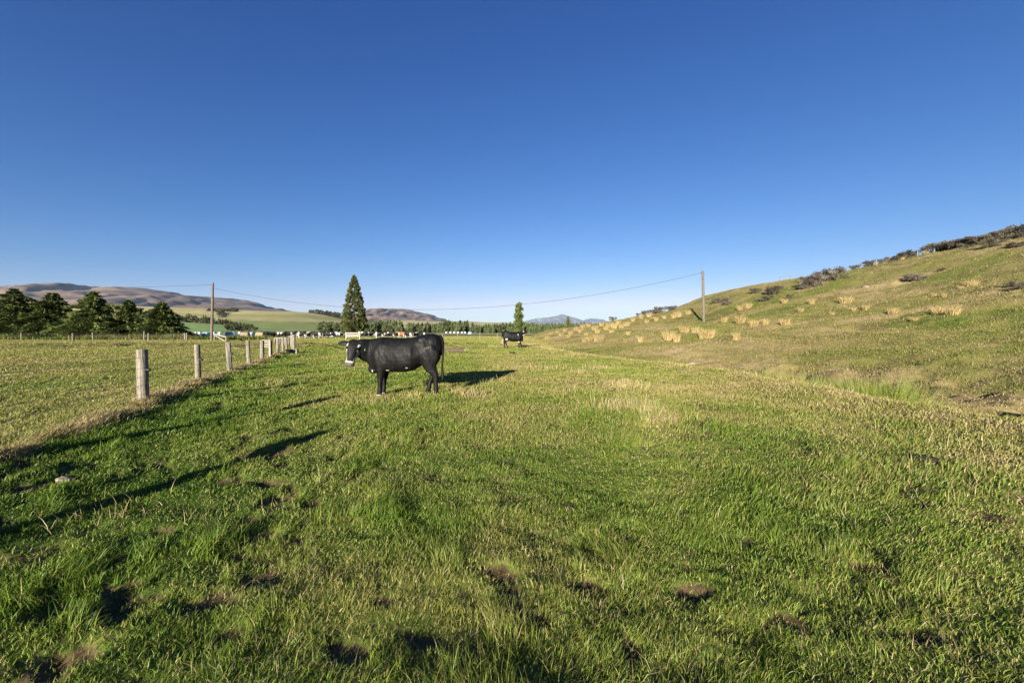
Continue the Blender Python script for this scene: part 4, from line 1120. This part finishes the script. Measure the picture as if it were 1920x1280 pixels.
def m_mountain(name, lo, mid, hi, sc):
    t = NT(name); p = t.pos(); n1 = t.noise(sc, 8, p, .62); n2 = t.noise(sc * 6, 6, p, .6)
    mp = t.n('ShaderNodeMapping'); t.l(p, mp.inputs[0]); mp.inputs['Scale'].default_value = (1, .25, .6)
    n3 = t.noise(sc * 2.5, 6, mp.outputs[0])
    f = t.math('ADD', t.math('MULTIPLY', n1, .55), t.math('ADD', t.math('MULTIPLY', n2, .2), t.math('MULTIPLY', n3, .3)))
    c = t.ramp(f, [(.40, lo), (.52, mid), (.66, hi)])
    t.bsdf(c, .95, n2, .6, 4.0, .1); return t.m
def m_fields(name):
    t = NT(name); p = t.pos()
    up = t.n('ShaderNodeAttribute', attribute_name='up').outputs['Fac']
    n1 = t.noise(.006, 6, p); n2 = t.noise(.05, 6, p); n3 = t.noise(.3, 4, p)
    tan = t.ramp(t.math('ADD', t.math('MULTIPLY', n1, .6), t.math('MULTIPLY', n2, .4)), [(.36, (.32, .30, .11)), (.5, (.43, .36, .16)), (.64, (.50, .41, .20))])
    grn = t.ramp(n2, [(.35, (.19, .235, .068)), (.65, (.25, .28, .09))])
    u = t.math('ADD', up, t.math('MULTIPLY', t.math('SUBTRACT', n1, .5), .35))
    band = t.ramp(u, [(0.0, (1, 1, 1)), (.26, (1, 1, 1)), (.30, (.15, .15, .15)), (.42, (.25,) * 3), (.45, (.7,) * 3), (.55, (.5,) * 3), (.58, (0, 0, 0)), (1, (0, 0, 0))])
    c = t.mix(band, tan, grn)
    c = t.mix(t.ramp(n3, [(.55, (0, 0, 0)), (.75, (.35,) * 3)]), c, (.12, .115, .05))
    t.bsdf(c, .95, n2, .5, 1.5, .1); return t.m
M_BROWN = m_mountain('brown_tussock_mountain', (.06, .05, .045), (.20, .138, .095), (.38, .26, .175), .0022)
M_BLUE = m_mountain('far_mountain', (.07, .07, .075), (.17, .15, .13), (.32, .27, .22), .0012)
M_FIELD = m_fields('rolling_farmland')
def hillobj(o, lb, cat): tag(o, lb, cat, kind='structure')
hillobj(ridge_mesh('mountain', [(-500, 585), (-250, 575), (-60, 572), (20, 561), (90, 553), (140, 547.5), (185, 543), (215, 541.5), (236, 538), (250, 541), (285, 548), (330, 556.5), (350, 559), (370, 559), (398, 557), (415, 559.5), (450, 569), (480, 575), (515, 583), (560, 592), (640, 606), (760, 622), (900, 632)], 5200, 3400, 2500, 340, 130, .05, 11, M_BROWN, .5, .9, .03), 'long brown tussock mountain with blue shaded gullies beyond the left farmland', 'mountain')
hillobj(ridge_mesh('mountain', [(480, 632), (580, 610), (640, 598), (688, 590), (715, 581.5), (738, 579), (755, 579), (772, 583), (800, 589), (820, 595), (842, 602), (900, 612), (1000, 632)], 6000, 2600, 2500, 260, 110, .06, 23, M_BROWN, .5, .9, .05), 'brown rounded mountain with gullies right of the tall pointed conifer', 'mountain')
hillobj(ridge_mesh('mountain', [(880, 632), (940, 614), (980, 603), (1005, 597), (1030, 595), (1048, 591.5), (1054, 588.5), (1060, 591), (1080, 598), (1094, 602), (1107, 597), (1122, 598), (1133, 603), (1170, 612), (1260, 632)], 22000, 6000, 4000, 520, 90, .05, 37, M_BLUE, .35, .9, .05), 'pale blue twin-peaked mountain on the horizon right of the slim tree', 'mountain')
hillobj(ridge_mesh('hill', [(760, 632), (820, 604), (845, 602.5), (870, 602), (910, 604), (950, 605), (985, 607), (1080, 610), (1200, 618), (1300, 632)], 3600, 1500, 1000, 200, 60, .06, 41, M_FIELD, .1, 1.0, .08), 'low green hills behind the plantation', 'hills')
hillobj(ridge_mesh('hill', [(560, 632), (620, 614), (690, 604), (760, 600), (850, 604), (930, 612), (1000, 632)], 4200, 1500, 1000, 200, 60, .06, 43, M_FIELD, .1, 1.0, .08), 'pale green farmland at the foot of the brown mountain', 'hills')
hillobj(ridge_mesh('hill', [(-900, 620), (-600, 588), (-300, 578), (-50, 572), (120, 571), (240, 573), (330, 577), (420, 579.5), (470, 582), (520, 583.5), (555, 584), (590, 587), (615, 591), (650, 599), (690, 607), (740, 615), (800, 626), (860, 634)], 1050, 640, 600, 360, 140, .035, 57, M_FIELD, .10, 1.0, .05), 'smooth tan and green farmed hill behind the shelter belt and left power pole', 'hill')
hillobj(ridge_mesh('hill', [(180, 640), (230, 625), (290, 610), (330, 603.5), (360, 605), (400, 612), (440, 619), (480, 630), (520, 640)], 420, 190, 150, 120, 50, .02, 63, m_simple('bright_green_pasture', (.25, .35, .095), .95, .2, .2, .3, .5), .05), 'small bright green paddock rise behind the left power pole', 'hill')
# trees on the skyline of the tan hill and the scrubby wood on its flank
def at_hill(px, py, Y): return at(px, py, Y)
PL2 = []
for k in range(2):
    cr, tr = cone_conifer(8.0, 2.6 + .5 * k, 720 + k, M_WOOD, 60, 12, .08, .35, (.8, 1.6), 1.2); cr.name = 'skyline_tree'; PL2.append(cr)
for i, px in enumerate([581, 584, 588, 594, 598, 602, 606, 610, 613, 617, 620, 624, 628, 633, 637]):
    tp = np.interp(px, [580, 600, 640], [580, 580.8, 587.5]); bt = np.interp(px, [580, 600, 640], [586, 588.5, 597.5])
    a_ = at(px, bt, 1040); b_ = at(px, tp, 1040); o = bpy.data.objects.new('skyline_tree', PL2[i % 2]); link(o); o.location = a_ - np.array([0, 0, 3])
    s = (b_[2] - a_[2] + 3) / 8.2 * random.uniform(.85, 1.1); o.scale = (s * 1.1, s * 1.1, s); o.rotation_euler[2] = i
    tag(o, 'dark tree in the skyline row on the tan hill left of the tall conifer', 'tree', 'skyline tree row')
def wood(name, pts, seed, label, h):
    rg = np.random.default_rng(seed); Cs, Ds, Ls = [], [], []
    for px, py, Y, w, hh in pts:
        c0 = at(px, py, Y)
        for _ in range(7):
            c = c0 + np.array([rg.normal(0, w), rg.normal(0, w), rg.uniform(.1, 1) * hh])
            q = rg.normal(0, 1, (26, 3)); q /= np.linalg.norm(q, axis=1, keepdims=True) * rg.uniform(.9, 2, (26, 1))
            Cs.append(c + q * hh * .38); Ds.append(q + np.array([0, 0, .6])); Ls.append(np.clip(rg.uniform(0, .8) + rg.normal(0, .2, 26), 0, 1))
    C_ = np.concatenate(Cs); me = leaf_mesh(name, C_, np.concatenate(Ds), rg.uniform(.16, .3, len(C_)) * h, np.concatenate(Ls), M_WOOD, .6)
    return tag(obj(name, me), label, 'wood', kind='stuff')
pts = []
for i in range(46):
    t = i / 45; px = 330 + 118 * t + random.uniform(-2, 2); pts.append((px, np.interp(t, [0, .4, 1], [604.5, 606, 618]) + random.uniform(-1.5, 2), 470 + random.uniform(-10, 10), 1.6, random.uniform(4, 8)))
wood('distant_wood', pts, 801, 'dark grey-brown strip of wood between the bright green paddock and tan hill', 8)
pts = []
for i in range(40):
    t = i / 39; px = 392 + 50 * t + random.uniform(-3, 3); pts.append((px, 581.5 + 3.5 * math.sin(t * 3.1) + random.uniform(0, 4), 930 + random.uniform(-15, 15), 3.5, random.uniform(4, 8)))
for i in range(16):
    t = i / 15; pts.append((414 + 5 * t + random.uniform(-3, 3), 585 + 16 * t, 850 - 110 * t, 3, 6))
wood('gully_scrub', pts, 802, 'dark scrub filling the gully high on the tan hill right of the pole', 8)
pts = [(px, 618.5 + random.uniform(-1, 1), 330, 2, random.uniform(2.5, 5)) for px in np.linspace(428, 470, 14)]
wood('shadowy_scrub', pts, 803, 'low dark scrub at the foot of the tan hill right of the pole', 6)
# bent tree by the blue bale
def bent_tree():
    Y = 150; p = on(466, Y); s = Y / F
    root = empty('bent_tree', tuple(p)); tag(root, 'small wind-bent dark tree above the blue and brown bales', 'tree')
    path = [(0, 0, -.2), (.3 * s, 0, 5 * s), (1.5 * s, 0, 9 * s), (6 * s, 0, 12 * s), (11 * s, 0, 11.5 * s)]
    part('trunk', tube(path, [.3, .25, .2, .14, .05], 8), MAT['bark'], root)
    rg = np.random.default_rng(5); Cs = []
    for (x, z, r) in [(2, 10, .45), (5, 12.2, .6), (8, 12.8, .6), (11, 12, .55), (12.5, 10, .4), (1, 7, .4), (6, 5, .55), (9, 4, .5), (-2, 3, .6), (3, 3, .5)]:
        Cs.append(np.array([x * s, 0, z * s]) + rg.normal(0, r * .55, (70, 3)))
    C_ = np.concatenate(Cs); obj('crown', leaf_mesh('crown', C_, rg.normal(size=C_.shape), rg.uniform(.25, .5, len(C_)), rg.uniform(0, .8, len(C_)), M_WOOD, .6), root)
bent_tree()
print('trees', time.time() - T0)

# ------------------------------------------------------------------ hillside: tussocks, rushes, bushes
def tussock_mesh(name, seed, h, w, n, lo=.62, hi=.95, lean=(.0, .62), wid=.012):
    rg2 = np.random.default_rng(seed)
    a = rg2.uniform(0, 6.283, n); rr = w * .36 * np.sqrt(rg2.uniform(0, 1, n)); x, y = rr * np.cos(a), rr * np.sin(a)
    a2 = a + rg2.normal(0, .5, n); L = h * rg2.uniform(.30, 1.15, n)
    V, Fc, G = blades(x, y, L, wid * rg2.uniform(.7, 1.4, n), np.cos(a2), np.sin(a2), rg2.uniform(*lean, n), rg2.uniform(lo, hi, n), rg2.uniform(0, 1, n), z=np.full(n, -.06))
    return fast_mesh(name, V, Fc, MAT['tuss'] if name == 'tussock' else MAT['blade'], True, dict(gv=G))
def m_tuss():
    t = NT('golden_tussock_blades')
    a = t.n('ShaderNodeAttribute', attribute_name='gv'); sp = t.n('ShaderNodeSeparateXYZ'); t.l(a.outputs['Vector'], sp.inputs[0])
    c = t.ramp(sp.outputs[1], [(0, (.25, .17, .07)), (.5, (.45, .335, .145)), (1, (.60, .48, .25))])
    d = t.n('ShaderNodeBsdfDiffuse'); t.l(c, d.inputs[0]); tr = t.n('ShaderNodeBsdfTranslucent'); t.l(c, tr.inputs[0])
    m1 = t.n('ShaderNodeMixShader', i_0=.22); t.l(d.outputs[0], m1.inputs[1]); t.l(tr.outputs[0], m1.inputs[2]); t.l(m1.outputs[0], t.out.inputs[0]); return t.m
MAT['tuss'] = m_tuss()
TU = [tussock_mesh('tussock', 900 + k, .9, .9, 330, wid=.022) for k in range(5)]
RU = [tussock_mesh('rushes', 950 + k, .8, 1.0, 520, .12, .52, (.05, .6), .013) for k in range(3)]
def put(me, name, px, py, hpx, label, cat, group, wide=1.0, base_h=.9):
    p = hit(px, py); d = p[1]
    s = max(.3, hpx / F * d / base_h)
    o = bpy.data.objects.new(name, me); link(o); o.location = p; o.scale = (s * wide, s * wide, s); o.rotation_euler[2] = random.uniform(0, 6.28)
    return tag(o, label, cat, group)
below = [(1178, 628, 9, 1), (1201, 640, 12, 1), (1255, 637, 22, 1.2), (1268, 640, 16, 1), (1283, 622, 14, 1.4), (1304, 624, 15, 1), (1327, 633, 22, 1.3), (1380, 636, 16, .9), (1316, 634, 15, .9), (1122, 639, 14, 1.5), (1105, 639, 10, 1.3), (1026, 636, 8, 1.3), (1095, 641, 10, 1)]
above = [(1358, 604, 12, 1), (1388, 606, 17, 1.1), (1413, 611, 15, 1.2), (1433, 609, 14, 1), (1472, 609, 14, 1.4), (1387, 581, 10, 1.3), (1402, 578, 12, 1.3), (1290, 589, 9, 1.2), (1272, 594, 12, 1.1), (1263, 596, 9, 1.2), (1202, 597, 9, 1), (1217, 594, 9, 1.2), (1187, 602, 8, 1.2), (1175, 611, 10, 1.3), (1152, 615, 13, 1.1), (1140, 612, 9, 1.2), (1128, 611, 8, 1.3), (1115, 618, 10, 1.3), (1093, 615, 9, 1.2), (1080, 619, 7, 1.4), (1245, 597, 7, 1.3), (1060, 622, 6, 1.5), (1160, 607, 8, 1.2), (1104, 613, 8, 1.2), (1045, 624, 5, 1.4), (1034, 627, 6, 1.5), (1052, 630, 7, 1.3), (1070, 627, 7, 1.4), (1088, 623, 8, 1.3), (1120, 624, 9, 1.2), (1137, 619, 10, 1.2), (1147, 624, 8, 1.3), (1165, 615, 9, 1.2), (1100, 629, 7, 1.4), (1066, 633, 7, 1.3), (1230, 601, 8, 1.2), (1213, 605, 7, 1.3)]
upper = [(1585, 568, 15, 1.5), (1521, 570, 12, .9), (1470, 568, 10, 1.2), (1501, 584, 8, 1.4), (1623, 581, 12, 1), (1600, 583, 9, 1), (1673, 587, 12, 1.6), (1756, 588, 17, 1.2), (1787, 590, 20, 1.2), (1821, 536, 13, 1.5), (1769, 557, 10, 1), (1750, 557, 9, 1), (1714, 601, 8, 1.8), (1690, 483, 7, 1.6), (1665, 489, 7, 1.6), (1640, 495, 6, 1.4), (1735, 472, 7, 1.6), (1850, 447, 9, 1.6), (1800, 541, 7, 1.4), (1560, 590, 6, 1.4)]
for lst, where in ((below, 'straw tussock on the hill foot below the right power pole'), (above, 'straw tussock on the left hill shoulder beside the right power pole'), (upper, 'straw tussock on the wide hillside right of the pole')):
    for i, (px, py, h, w) in enumerate(sorted(lst)):
        put(TU[random.randrange(5)], 'tussock', px, py, h, '%s, %s from the left' % (where, ordw(i)), 'tussock', 'hillside tussocks', w)
rl = [(1140, 672, 8, 1.4), (1170, 675, 8, 1.4), (1205, 677, 8, 1.2), (1244, 681, 15, 1.3), (1262, 683, 9, 1.2), (1408, 708, 28, 1.0), (1424, 712, 22, 1.1), (1442, 713, 16, 1.1), (1470, 716, 15, .9), (1500, 718, 24, 1.0), (1516, 720, 17, 1.0), (1545, 722, 15, 1.0), (1580, 726, 20, 1.1), (1602, 729, 26, 1.1), (1622, 734, 34, 1.1), (1640, 738, 40, 1.2), (1656, 740, 37, 1.1), (1672, 743, 36, 1.1), (1690, 746, 26, 1.0), (1712, 749, 16, 1.0)]
for i, (px, py, h, w) in enumerate(rl):
    r = (px - 960) / F; Yv = np.arange(5, 40, .1); k = np.argmin(np.abs(r * Yv - (edge_x(Yv) + 2.4))); Yr = Yv[k]; x = r * Yr
    top = at(px, py - h, Yr)[2]; z = gz(x, Yr); s = max(.6, (top - z)) / .8
    o = bpy.data.objects.new('rushes', RU[i % 3]); link(o); o.location = (x, Yr, z); o.scale = (min(s, 1.3) * w, min(s, 1.3) * w, s); o.rotation_euler[2] = i
    tag(o, 'green and tan rush clump in the ditch below the bank, %s from the left' % ordw(i), 'rushes', 'rushes in the ditch')
def bush(seed, n=2600):
    rg = np.random.default_rng(seed); Cs, Ds, Ls, TR = [], [], [], []
    for k in range(16):
        a = rg.uniform(0, 6.283); e = np.array([math.cos(a) * rg.uniform(.2, .8), math.sin(a) * rg.uniform(.2, .8), rg.uniform(.10, .80)])
        TR.append(limb((0, 0, -.05), e, .03, .01, .08))
        q = rg.normal(0, 1, (n // 16, 3)); q /= np.linalg.norm(q, axis=1, keepdims=True) * rg.uniform(.8, 2.2, (n // 16, 1))
        q = e + q * np.array([.34, .34, .28]) * rg.uniform(.6, 1.1); q[:, 2] = np.maximum(q[:, 2], .03)
        Cs.append(q); Ds.append(q - np.array([0, 0, .1]) + rg.normal(0, .4, q.shape)); Ls.append(np.clip(rg.uniform(0, .8) + rg.normal(0, .2, len(q)), 0, 1))
    C_ = np.concatenate(Cs)
    me = leaf_mesh('twigs', C_, np.concatenate(Ds), rg.uniform(.06, .17, len(C_)), np.concatenate(Ls), M_BUSH, .32)
    tv = merge(TR); tm = mesh_from('stems', tv[0], tv[1], MAT['bark'])
    return me, tm
BU = [bush(1000 + k) for k in range(4)]
bl = [(1150, 601, 9, 1), (1197, 589, 6, 1), (1208, 590, 10, 1), (1219, 588, 8, 1.2), (1229, 588, 10, 1.3), (1238, 586, 13, 1), (1257, 582, 11, 1.2), (1350, 569, 13, 1.5), (1362, 572, 9, 1.3), (1417, 549, 10, 1.2), (1451, 552, 18, 1.1), (1436, 564, 12, 1.3), (1481, 559, 8, 1.2), (1516, 541, 22, 1.0), (1530, 537, 24, 1.0), (1548, 530, 26, 1.0), (1565, 524, 26, 1.0), (1512, 528, 12, 1.3), (1602, 503, 9, 1.3), (1628, 497, 12, 1.3), (1653, 491, 10, 1.0), (1668, 487, 11, 1.3), (1684, 483, 12, 1.3), (1697, 480, 13, 1.3), (1711, 477, 14, 1.2), (1745, 468, 13, 1.3), (1757, 466, 16, 1.3), (1772, 463, 17, 1.3), (1787, 460, 16, 1.3), (1804, 456, 16, 1.3), (1820, 452, 15, 1.3), (1836, 448, 16, 1.3), (1852, 444, 16, 1.3), (1868, 440, 17, 1.3), (1884, 437, 18, 1.3), (1900, 434, 20, 1.3), (1916, 432, 22, 1.3), (1935, 428, 22, 1.3), (1960, 424, 22, 1.3), (1862, 463, 14, 1.4), (1818, 464, 6, 1.4), (1908, 464, 12, 1.5), (1709, 529, 18, 1.1), (1727, 525, 9, 1.4), (1900, 538, 9, 1.6), (1918, 541, 10, 1.5), (1765, 508, 4, 1.5)]
zc = {}
for i, (px, py, h, w) in enumerate(sorted(bl)):
    p = hit(px, py); s = max(.35, (1.0 if px > 1730 else .88) * h / F * p[1] / .95)
    root = empty('scrub_bush', tuple(p)); root.scale = (s * w, s * w, s); root.rotation_euler[2] = random.uniform(0, 6.28)
    wh = 'on the skyline left of the right power pole' if px < 1300 else ('on the slope just right of the power pole' if px < 1500 else ('in the thick clump on the hill crest' if px < 1580 else ('strung along the upper skyline' if px < 1730 else 'in the top right scrub')))
    zc[wh] = zc.get(wh, 0) + 1
    tag(root, 'grey-brown twiggy bush %s, %s from the left' % (wh, ordw(zc[wh] - 1)), 'bush', 'scrub bushes on the hill')
    a_, b_ = BU[i % 4]; obj('twigs', a_, root); obj('stems', b_, root)
# fence along the hill top
def hilltop():
    P = [(1462, 524, 7), (1482, 522, 6.5), (1505, 521, 5), (1588, 506, 6), (1615, 501, 9), (1643, 497, 9), (1668, 490, 6), (1697, 483, 5), (1720, 481, 9), (1752, 473, 6), (1800, 462, 6)]
    p0 = hit(P[0][0], P[0][1]); root = empty('hilltop_fence', tuple(p0)); o = Vector(p0); tag(root, 'thin post and wire fence along the crest of the hill', 'fence'); tp = []
    for i, (px, py, h) in enumerate(P):
        p = hit(px, py); hh = h / F * p[1] * 1.15; part('post', post_shape(tuple(Vector(p) - o), hh, .06, (random.uniform(-.05, .05), 0), .05, i, 8), MAT['post'], root); tp.append(Vector(p) - o + Vector((0, 0, hh * .9)))
    part('wire', tube(tp, [.006] * len(tp), 4), MAT['wire'], root)
    part('rail', bar(tp[0], tp[1], .05, .08), MAT['post'], root, False)
hilltop()

# ------------------------------------------------------------------ stones, log, dung
def rock(name, p, s, seed, label, mat='stone', cat='stone', sink=.3):
    bm = bmesh.new(); bmesh.ops.create_icosphere(bm, subdivisions=4, radius=1); rg = random.Random(seed); o_ = rg.uniform(0, 50)
    for v in bm.verts:
        c = v.co; k = .75 + .5 * float(fbm(np.array([c.x * 1.1 + o_ + c.z]), np.array([c.y * 1.1 - c.z + o_]), seed, 4)[0]); v.co = Vector((c.x * s[0], c.y * s[1], c.z * s[2])) * k
    me = bpy.data.meshes.new(name); bm.to_mesh(me); bm.free(); me.materials.append(MAT[mat]); me.polygons.foreach_set('use_smooth', [True] * len(me.polygons))
    o = obj(name, me); o.location = (p[0], p[1], p[2] + s[2] * (1 - 2 * sink) * .6); o.rotation_euler[2] = rg.uniform(0, 3); return tag(o, label, cat)
rock('field_stone', hit(121, 896), (.085, .06, .05), 1, 'smooth pale tan stone half sunk in grass at lower left', sink=.42)
rock('field_stone', hit(1298, 684), (.22, .15, .12), 2, 'flat pale grey stone lying in the ditch on the right')
rock('field_stone', hit(1622, 539), (.45, .3, .2), 3, 'grey rock outcrop high on the hillside')
rock('cow_pat', hit(1245, 719), (.11, .10, .035), 4, 'small black cow pat on the grass right of the straw patch', 'dung', 'cow pat', .2)
rock('cow_pat', hit(962, 664), (.28, .2, .10), 5, 'dark dung heap in front of the smaller cow', 'dung', 'cow pat', .2)
rock('cow_pat', hit(1735, 868), (.11, .09, .035), 6, 'dark cow pat in the grass at middle right', 'dung', 'cow pat', .2)
lp = hit(842, 651)
def log():
    d = Vector((1.25, .12, 0)); pts = [Vector((-1.3, -.05, .12)) + Vector((2.5 * i / 8, .12 * i / 8, .03 * math.sin(i * 1.4))) for i in range(9)]
    V = tube(pts, [.12, .14, .15, .14, .145, .14, .135, .14, .125], 12)
    return V
root = empty('fallen_log', tuple(on(836, 25.5))); tag(root, 'dark fallen log with a pale cut end lying behind the big cow', 'log')
part('log_trunk', log(), MAT['bark'], root); part('cut_end', tube([Vector((1.2, .07, .13)), Vector((1.235, .073, .13))], [.118, .112], 12), MAT['rail'], root)

# ------------------------------------------------------------------ air, sky, sun, camera
def haze():
    V, Fc = box((0, 12000, 560), (52000, 32000, 1160)); V = [Vector((v.x, v.y, -22 if v.z < 0 else 1150)) for v in V]
    m = bpy.data.materials.new('air'); m.use_nodes = True; t = m.node_tree; t.nodes.clear()
    o_ = t.nodes.new('ShaderNodeOutputMaterial'); pv = t.nodes.new('ShaderNodeVolumePrincipled')
    pv.inputs['Color'].default_value = (.42, .68, 1, 1); pv.inputs['Density'].default_value = 1.8e-5; pv.inputs['Anisotropy'].default_value = 0.0
    t.links.new(pv.outputs[0], o_.inputs['Volume'])
    me = mesh_from('haze', V, Fc, m); bm = bmesh.new(); bm.from_mesh(me); bmesh.ops.recalc_face_normals(bm, faces=bm.faces); bm.to_mesh(me); bm.free()
    tag(obj('haze', me), 'thin blue air over the valley', 'haze', kind='stuff')
haze()
w = bpy.data.worlds.new('World'); scene.world = w; w.use_nodes = True
nt = w.node_tree; bg = nt.nodes['Background']
sky = nt.nodes.new('ShaderNodeTexSky'); sky.sky_type = 'NISHITA'; sky.sun_disc = False
sky.sun_elevation = SUN_EL
sun_dir = Vector((-SH[0] * math.cos(SUN_EL), -SH[1] * math.cos(SUN_EL), math.sin(SUN_EL)))    # towards the sun
sky.sun_rotation = math.atan2(sun_dir.x, sun_dir.y)
sky.air_density = 1.0; sky.dust_density = 0.0; sky.ozone_density = 6.0; sky.altitude = 300
# film response of the photograph to the sky: deeper, more saturated blue
ends_ = []
sp_ = nt.nodes.new('ShaderNodeSeparateColor'); cb_ = nt.nodes.new('ShaderNodeCombineColor'); nt.links.new(sky.outputs[0], sp_.inputs[0])
for i_, (pw_, k_) in enumerate(((1.70, .148), (1.27, .0995), (.95, .151))):
    a_ = nt.nodes.new('ShaderNodeMath'); a_.operation = 'POWER'; a_.inputs[1].default_value = pw_; nt.links.new(sp_.outputs[i_], a_.inputs[0])
    b_ = nt.nodes.new('ShaderNodeMath'); b_.operation = 'MULTIPLY'; b_.inputs[1].default_value = k_ / (.115 * 2 ** EXPO); nt.links.new(a_.outputs[0], b_.inputs[0]); ends_.append(b_)
mn_ = nt.nodes.new('ShaderNodeMath'); mn_.operation = 'MULTIPLY'; mn_.inputs[1].default_value = .93; nt.links.new(ends_[1].outputs[0], mn_.inputs[0])
m2_ = nt.nodes.new('ShaderNodeMath'); m2_.operation = 'MINIMUM'; nt.links.new(mn_.outputs[0], m2_.inputs[0]); nt.links.new(ends_[0].outputs[0], m2_.inputs[1])
for i_, e_ in enumerate((m2_, ends_[1], ends_[2])): nt.links.new(e_.outputs[0], cb_.inputs[i_])
nt.links.new(cb_.outputs[0], bg.inputs[0]); bg.inputs[1].default_value = .115
sd = bpy.data.lights.new('sun', 'SUN'); sd.energy = 5.0; sd.angle = R(.53); sd.color = (1, .92, .79)
so = bpy.data.objects.new('sun', sd); link(so); so.rotation_euler = sun_dir.to_track_quat('Z', 'Y').to_euler(); so.location = (-20, -60, 30)
cd = bpy.data.cameras.new('camera'); cd.sensor_width = 36; cd.lens = F / 1920 * 36; cd.clip_start = .05; cd.clip_end = 60000
co_ = bpy.data.objects.new('camera', cd); link(co_); co_.location = (0, 0, CAMH); co_.rotation_euler = (math.pi / 2 - PITCH, 0, 0)
scene.camera = co_
scene.view_settings.view_transform = 'Standard'; scene.view_settings.look = 'None'; scene.view_settings.exposure = EXPO; scene.view_settings.gamma = 1
try:
    scene.cycles.use_denoising = True; scene.cycles.denoising_prefilter = 'NONE'; scene.cycles.max_bounces = 6; scene.cycles.diffuse_bounces = 3; scene.cycles.transmission_bounces = 3; scene.cycles.volume_bounces = 0
    scene.cycles.volume_max_steps = 64
except Exception as e: print(e)
print('done', time.time() - T0)
